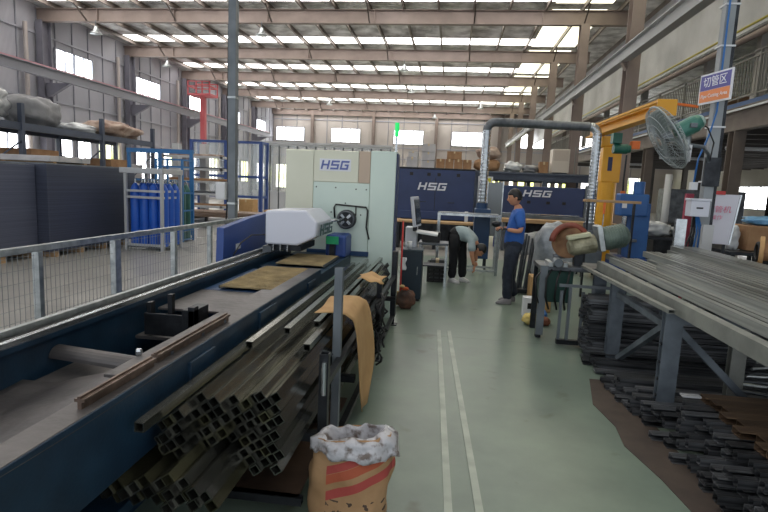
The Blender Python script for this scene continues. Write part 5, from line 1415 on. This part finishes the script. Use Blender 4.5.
# cut-off saw
T = thing('cutoff_saw', 'dirty cut-off saw with a red guarded disc and greenish motor, tilted on its dark stand', 'saw', (1.45, 6.5, 0))
M_olive = mat('saw_olive', H('6d6a55'), .5, .2, H('a5a188'), 9, .2, 30)
M_sawg = mat('saw_green', H('4d5c55'), .45, .2, H('66756c'), 5)
sx_ = V((.93, .1, .22)).normalized()
Cs = V((1.40, 6.35, 1.12))
MB().cyl(Cs+V((-.02, .05, 0)), Cs+V((-.012, .065, 0)), .19, 30).build('saw_disc', mat('disc_rust', H('6a4a34'), .4, .5, H('8b6a4c'), 8), T)
b = MB()
b.tube([Cs+V((.20*math.cos(a), .04, .20*math.sin(a))) for a in [R(20)+R(160)*k/14 for k in range(15)]], .035, 10)
b.build('disc_guard', mat('guard_red', H('84402f'), .55, 0, H('6b382b'), 6), T, smooth=True)
a0_ = Cs+V((-.02, -.02, -.06)); a1_ = a0_+sx_*.30
MB().tube([a0_, a0_+sx_*.04, a1_], .09, 18, True, [.07, .1, .11]).build('gear_case', M_olive, T, bevel=.006)
MB().obox(a0_+sx_*.1+V((0, -.02, .12)), (.26, .12, .05), (0, R(-14), 0)).build('top_guard', mat('guard_pale', H('b7b79a'), .5, .1), T, bevel=.01)
MB().obox(a1_+sx_*.05+V((0, 0, .05)), (.06, .24, .30), (0, R(-13), 0)).build('motor_flange', M_galv, T, bevel=.01)
MB().tube([a1_+sx_*.08+V((0,0,.03)), a1_+sx_*.12+V((0,0,.03)), a1_+sx_*.33+V((0,0,.03)), a1_+sx_*.38+V((0,0,.03))], .12, 22, True, [.11, .135, .135, .09]).build('motor', M_sawg, T, bevel=.006)
for k in range(7):
    c_ = a1_+sx_*(.14+.03*k)+V((0,0,.03)); MB().ring(c_, .137, .004, sx_, 22, 5).build('cooling_fin', M_sawg, T, smooth=True)
MB().bar((1.42, 6.4, .80), (1.46, 6.4, 1.02), .10, .08).build('pivot_arm', M_steel_dk, T, bevel=.006) if 0 else MB().box(1.46, 1.56, 6.34, 6.44, .84, 1.05).build('pivot_arm', M_steel_dk, T, bevel=.008)
MB().box(1.06, 1.95, 6.2, 6.7, .80, .85).build('saw_table', M_steel_md, T, bevel=.006)
MB().box(1.10, 1.45, 6.25, 6.6, .42, .80).build('green_housing', mat('dark_green', H('24463f'), .5, .2), T, bevel=.012)
for (x, y) in ((1.1, 6.24), (1.9, 6.24), (1.1, 6.66), (1.9, 6.66)): MB().chan((x, y, 0), (x, y, .8), .06, .06, .006, (0,1,0)).build('leg', M_steel_dk, T)
MB().box(1.06, 1.14, 6.15, 6.2, .05, .86).build('front_post', M_steel_gr, T)
MB().cyl((1.25, 6.14, .90), (1.25, 6.30, .90), .05, 14).build('vice_wheel', M_steel_gr, T, bevel=.004)
MB().bar((1.18, 6.2, .87), (1.18, 6.5, .87), .05, .05).build('vice_jaw', M_galv, T, bevel=.004); MB().bar((1.34, 6.2, .87), (1.34, 6.5, .87), .05, .05).build('vice_jaw', M_galv, T, bevel=.004)
MB().cyl((1.25, 6.5, .93), (1.45, 6.5, .97), .04, 12).build('clamp_screw', M_steel_md, T, bevel=.003)
for k in range(4): MB().tube([(1.1+.1*k, 6.22, .82), (1.0+.12*k, 6.1, .72), (1.03+.1*k, 6.12, .5), (1.1+.09*k, 6.2, .35)], .012, 6).build('cable', M_black, T, smooth=True)
# things around the saw
for k in range(4):
    o = MB().tube([(1.33+.09*k, 6.05-.03*k, .50), (1.36+.09*k, 6.05-.03*k, .72+.02*k), (1.45+.09*k, 6.04-.03*k, .80)], .012, 6).build('bent_rod', M_steel_gr, smooth=True)
T = None
for o in [o for o in COL.objects if o.name.startswith('bent_rod')]: bpy.data.objects.remove(o)
T = thing('bracket_stand', 'low dark stand with upright rods in front of the saw', 'stand', (1.42, 5.95, 0))
MB().box(1.25, 1.85, 5.92, 5.98, .02, .07).build('base_bar', M_steel_dk, T)
for k, x in enumerate((1.27, 1.36, 1.50, 1.60, 1.70)):
    MB().sq((x, 5.95, .07), (x, 5.95, .62+.04*(k % 2)), .03, .03, .003).build('upright_rod', M_steel_gr, T)
MB().sq((1.24, 5.95, .68), (1.86, 5.95, .68), .03, .03, .003).build('top_rod', M_steel_gr, T)
T = thing('paper_bucket', 'small white marked carton on the floor at the foot of the saw', 'box', (1.14, 7.25, 0))
MB().box(1.05, 1.22, 7.17, 7.34, 0, .27).build('box_body', M_paper, T, bevel=.006); MB().box(1.10, 1.17, 7.165, 7.17, .12, .2).build('mark', M_steel_dk, T)
bundle((1.12, 6.85, .0), (.12, .12, .07), mat('yellow_cloth', H('c6ad5c'), .8, 0, H('d8c684'), 8, .5, 20), 'crumpled yellow cloth on the floor beside the saw', 41)
bundle((1.28, 6.84, .0), (.07, .09, .05), mat('brown_cloth', H('7a4a34'), .8), 'small brown rag beside the yellow cloth on the floor', 42)
carton(1.33, 7.7, 0, .3, .3, .50, M_card, 'tall tan carton standing on the floor left of the saw stand')
bundle((1.28, 7.25, 0), (.10, .12, .05), MATS['blue_hose'], 'small heap of blue film on the floor between the white and tan cartons', 43)
T = thing('wrapped_drum', 'silver wrapped bundle standing upright behind the saw', 'bundle', (1.65, 8.6, 0))
MB().blob((1.68, 8.6, .62), (.33, .25, .60), .08, 2.5, 44, 28, 20, .5).build('bundle_body', mat('silver_wrap', H('6f757a'), .35, .2, H('a0a5a9'), 5, .7, 9), T, smooth=True)
T = thing('bar_bundle', 'bundle of upright dark rods in a stand right behind the worker', 'rods', (1.2, 8.9, 0))
MB().box(1.0, 1.4, 8.8, 9.1, .02, .08).build('stand_base', M_steel_dk, T)
for k in range(9): MB().cyl((1.04+.04*k, 8.88+.05*(k % 3), .08), (1.10+.045*k, 8.95+.05*(k % 3), .98-.03*(k % 4)), .017, 8).build('rod', M_steel_md, T)

# stacked profiles on the floor, pointing at the aisle
pp = {}
def profile(x, y, z, kind, ln, label, grp, yaw=0., w_=.05):
    key = (kind, ln)
    if key not in pp:
        b = MB()
        if kind == 'chan': b.chan((0, 0, 0), (ln, 0, 0), w_+.02, .045, .006)
        elif kind == 'tube': b.sq((0, 0, 0), (ln, 0, 0), w_, w_, .003)
        elif kind == 'rust': b.chan((0, 0, 0), (ln, 0, 0), .1, .045, .006)
        elif kind == 'flat': b.box(0, ln, -.045, .045, -.012, .012)
        m = M_pileb if kind == 'rust' else M_pile
        o = b.build('steel_profile', m); tag(o, label, 'steel profile', grp); pp[key] = o
    else:
        o = pp[key].copy(); COL.objects.link(o); o['label'] = label; o['group'] = grp
    o.location = (x, y, z); o.rotation_euler = (0, 0, R(yaw)); return o
rr = random.Random(11)
g1 = ('dark steel profile in the tall stack behind the saw end of the right rack', 'profiles in the tall stack')
for i in range(5):                                              # tall stack
    for j in range(11):
        profile(1.52+rr.uniform(-.05, .03)-.02*(j % 2), 5.62+.075*i, .03+.056*j, 'tube' if j % 3 else 'chan', 2.6, *g1)
g2 = ('dark steel profile lying on the floor under the right rack, its end facing the aisle', 'profiles on the floor under the rack')
y = 5.52; n = 0
while y > 3.95:
    h_ = 2 if y > 4.8 else 3
    for j in range(h_):
        k = rr.choice(('chan', 'tube', 'chan', 'flat'))
        if j and rr.random() < .25: continue
        profile(1.40+rr.uniform(-.02, .09)+.03*j+(5.5-y)*.06, y-.01*j, .026+.052*j, k, 3.0, *g2, yaw=0)
    y -= .085; n += 1
g3 = ('brown tinted steel channel in the nearest floor pile, bottom right of the photo', 'brown channels in the nearest floor pile')
g4 = ('near black steel profile in the nearest floor pile at the bottom right', 'dark profiles in the nearest floor pile')
y = 3.86
while y > 2.3:
    for j in range(6):
        x = 1.52+rr.uniform(-.03, .09)+.035*j
        if j == 5: profile(x+.15, y, .026+.052*j, 'rust', 3.0, *g3)
        elif rr.random() < .9: profile(x, y, .026+.052*j, rr.choice(('chan', 'tube')), 3.0, *g4)
    y -= .105
T0 = MB().prism([(1.45, 2.5), (1.62, 2.5), (1.6, 4.9), (1.36, 4.9), (1.24, 4.3), (1.30, 3.9), (1.27, 3.6), (1.36, 3.2)], 0, .005, 'xy').build('floor_shading', mat('shade_dirt_brown', H('403630'), .7, 0, H('51453c'), 5)); tag(T0, 'brown patch of painted shadow and dirt on the floor along the ends of the profiles', 'painted shade')  # shadow of the profile ends and floor dirt, put into a thin brown sheet
T0 = MB().box(1.5, 1.62, 3.4, 3.45, 0, .012).build('pale_offcut', M_pale); T0.location = (.15, .3, .345); tag(T0, 'short pale offcut lying on the nearest floor pile', 'offcut')
for k in range(9):
    o = MB().tube([(0, 0, 0), (.6, .02, .01*(k % 3)), (1.3, .08*(k % 2), .0)], .014, 8).build('thin_rod', M_galv if k % 2 else M_steel_md)
    o.location = (2.3+.08*k, 4.3+.11*k, .22+.014*(k % 2)); o.rotation_euler = (0, 0, R(-20+7*k)); tag(o, 'thin scattered rod on the floor pile under the right rack', 'rod', 'scattered rods under the right rack')

# clutter beyond the rack
def bench(name, label, x0, x1, y0, y1, h, m):
    T = thing(name, label, 'workbench', ((x0+x1)/2, (y0+y1)/2, 0))
    MB().box(x0, x1, y0, y1, h-.05, h).build('bench_top', m, T, bevel=.006)
    for x in (x0+.06, x1-.06):
        for y in (y0+.06, y1-.06): MB().box(x-.03, x+.03, y-.03, y+.03, 0, h-.05).build('leg', M_steel_dk, T)
    MB().box(x0+.05, x1-.05, y0+.08, y1-.08, .25, .28).build('shelf', M_steel_dk, T)
    return T
bench('workbench', 'cluttered dark workbench right of the right rack, carrying the brown reel', 3.5, 5.6, 5.6, 7.0, .92, M_steel_md)
T = thing('cable_reel', 'brown round reel standing upright on the workbench beside the rack', 'reel', (3.62, 6.75, .93))
MB().cyl((3.58, 6.62, 1.11), (3.62, 6.60, 1.11), .18, 30).build('reel_side', M_card, T, bevel=.006); MB().cyl((3.61, 6.6, 1.11), (3.72, 6.55, 1.11), .1, 20).build('reel_core', M_card2, T)
MB().cyl((3.71, 6.56, 1.11), (3.75, 6.54, 1.11), .18, 30).build('reel_side', M_card, T, bevel=.006)
MB().ring((3.57, 6.62, 1.11), .1, .02, (1,-.3,0), 22, 8).build('wound_cable', M_black, T, smooth=True)
def heap(c, n, rad, mats, label, cat, name, seed, grp=None):
    r2 = random.Random(seed)
    T = thing(name, label, cat, c, group=grp)
    for k in range(n):
        x = c[0]+r2.uniform(-rad, rad); y = c[1]+r2.uniform(-rad, rad); z = c[2]+.02+r2.uniform(0, .05)
        MB().obox((x, y, z+.01), (r2.uniform(.04, .16), r2.uniform(.03, .08), r2.uniform(.03, .06)), (0, 0, r2.uniform(0, 3))).build('offcut', r2.choice(mats), T, bevel=.004)
    return T
heap((4.1, 6.4, .92), 14, .25, [M_card, M_card2, M_yel], 'heap of tan and yellow offcuts on the workbench by the reel', 'offcuts', 'offcut_heap', 2)
heap((4.55, 6.3, .92), 12, .22, [M_red, mat('pink_cloth', H('d07a8a'), .7), M_red], 'heap of red and pink parts on the workbench at the right edge', 'parts', 'part_heap', 3)
carton(4.9, 9.0, .93, .75, .6, .38, M_card2, 'wide brown carton on the dark bench under the blue film')
bench('workbench', 'dark bench further back at the right edge carrying the brown carton', 4.2, 6.6, 8.5, 9.6, .92, M_steel_dk)
bundle((4.95, 9.0, 1.32), (.36, .25, .07), mat('blue_film', H('4d86b4'), .35, 0, H('7db0d6'), 8, .6, 14), 'blue plastic film heaped on the wide brown carton', 51)
bundle((5.9, 9.0, .92), (.42, .3, .17), mat('blue_film', (0,0,0)), 'heap of blue plastic film on the dark bench at the right edge', 52)
bundle((4.38, 8.9, .92), (.1, .15, .2), M_plast, 'white plastic bag on the dark bench left of the brown carton', 53)
# blue drilling machine and silver clutter table
T = thing('drilling_machine', 'blue upright drilling machine right of the yellow crane column', 'machine', (3.45, 10.7, 0))
MB().box(3.15, 3.75, 10.4, 11.1, 0, .5).build('base', M_bframe2, T, bevel=.02)
MB().box(3.38, 3.72, 10.5, 10.9, .5, 1.55).build('column', mat('mach_blue', H('22508c'), .45, 0, H('2c5e9c'), 3), T, bevel=.02)
MB().box(3.15, 3.66, 10.45, 10.8, 1.3, 1.72).build('drill_head', MATS['mach_blue'], T, bevel=.03)
MB().cyl((3.28, 10.55, 1.05), (3.28, 10.55, 1.3), .05, 14).build('spindle', M_steelbr, T)
MB().box(3.1, 3.5, 10.42, 10.8, .82, .87).build('drill_table', M_steel_md, T, bevel=.005)
MB().cyl((3.5, 10.6, 1.72), (3.5, 10.6, 1.95), .1, 16).build('motor', MATS['mach_blue'], T, bevel=.01)
MB().box(3.18, 3.26, 10.43, 10.45, 1.45, 1.55).build('label_plate', M_paper, T)
T = thing('plank_on_posts', 'narrow wooden plank held level in front of the yellow crane column', 'plank', (2.5, 8.9, 0))
MB().box(2.12, 2.98, 8.85, 9.0, 1.56, 1.6).build('plank', M_wood, T, bevel=.004)
for x in (2.2, 2.9): MB().box(x-.015, x+.015, 8.9, 8.95, 0, 1.56).build('prop', M_steel_dk, T)
T = thing('red_handle_tool', 'thin tool with an orange red handle hanging from the plank', 'tool', (2.42, 8.8, 1.35))
MB().cyl((2.42, 8.83, 1.38), (2.42, 8.83, 1.56), .02, 10).build('tool_handle', M_orange, T); MB().cyl((2.42, 8.83, 1.2), (2.42, 8.83, 1.38), .008, 8).build('tool_shaft', M_steelbr, T)
bench('workbench', 'long bench with silver wrapped goods behind the rack uprights', 3.9, 6.2, 11.6, 12.6, .85, M_steel_dk)
bundle((4.35, 12.0, .85), (.3, .3, .16), M_plast, 'silver plastic heap on the long bench, beside the blue drilling machine', 61)
bundle((4.95, 12.0, .85), (.28, .3, .12), mat('silver_wrap', (0,0,0)), 'grey wrapped goods in the middle of the long bench', 62)
bundle((5.6, 12.1, .85), (.35, .3, .14), mat('dark_wrap', H('3c3f44'), .5), 'dark wrapped goods at the right end of the long bench', 63)
T = thing('white_figure_stand', 'white slim upright machine part standing beside the silver heap', 'machine part', (4.2, 13.2, 0))
MB().box(4.05, 4.3, 13.1, 13.3, .02, 1.0).build('part_base', M_steel_md, T); MB().tube([(4.17, 13.2, 1.0), (4.2, 13.2, 1.3), (4.35, 13.2, 1.62)], .09, 14, True, [.1, .1, .05]).build('part_arm', M_whiteb, T, smooth=True)
for k, (x, y, w_, h_, m, l) in enumerate((
    (6.0, 14.4, 1.5, 1.0, M_steel_dk, 'long dark machine casing under the mezzanine behind the silver heap'),
    (7.6, 12.4, 1.2, .9, M_steel_dk, 'dark low machine casing under the mezzanine left of the brown column'),
    (8.2, 18.5, 2.4, 1.95, M_steel_md, 'big plain grey sheet metal enclosure deep under the mezzanine'),
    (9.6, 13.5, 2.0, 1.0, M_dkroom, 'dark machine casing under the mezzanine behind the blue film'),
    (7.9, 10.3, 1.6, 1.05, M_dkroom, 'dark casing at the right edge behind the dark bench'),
    (12.5, 19., 2.5, 1.4, M_steel_dk, 'dark casing far back under the mezzanine by the bright windows'))):
    T = thing('machine_casing', l, 'machine', (x, y, 0))
    MB().box(x-w_/2, x+w_/2, y, y+.8, .05, h_).build('casing', m, T, bevel=.02)
    MB().box(x-w_/2+.05, x+w_/2-.05, y+.05, y+.75, 0, .05).build('plinth', M_black, T)
    for q_ in range(int(w_/.5)): MB().box(x-w_/2+.08+.5*q_, x-w_/2+.46+.5*q_, y-.012, y, .15, h_-.12).build('panel', m, T, bevel=.004)
T = thing('dust_pipe', 'pale vertical pipe under the mezzanine left of the grey enclosure', 'pipe', (5.75, 15.2, 0))
MB().cyl((5.9, 15.6, .0), (5.9, 15.6, 2.3), .09, 14).build('pipe_body', M_pale, T, smooth=True)
for (x, l) in ((8.6, 'small carton pile on the mezzanine near the railing, left'), (9.5, 'small carton pile on the mezzanine near the railing, right')):
    carton(x, 15+(x-8.6)*6, 4.281, .8, .8, .9, M_card2, l)
# second, brown column of the mezzanine just behind the pole gets its beam seat
# hanging tube lamps and pipes under the mezzanine
for k, y in enumerate((11.5, 14.5, 18.5, 24., 30.)):
    T = thing('tube_lamp', 'unlit tube lamp hanging under the mezzanine', 'lamp', (9.5, y, 3.3), group='tube lamps under the mezzanine')
    MB().box(8.6, 10.4, y-.05, y+.05, 3.3, 3.36).build('lamp_body', M_pale, T); MB().cyl((8.6, y, 3.27), (10.4, y, 3.27), .018, 8).build('lamp_tube', M_paper, T)
    for x in (8.8, 10.2): MB().cyl((x, y, 3.36), (x, y, 3.8), .006, 6).build('hanger', M_steel_dk, T)
# ------------------------------------------------------------------ light and view
w = bpy.data.worlds.new('world'); SC.world = w; w.use_nodes = True
bg = w.node_tree.nodes['Background']; bg.inputs[0].default_value = (.9, .95, 1, 1); bg.inputs[1].default_value = 1.1
SC.view_settings.view_transform = 'Standard'; SC.view_settings.look = 'None'; SC.view_settings.gamma = 1
SC.view_settings.use_curve_mapping = False
SC.view_settings.exposure = 0.12
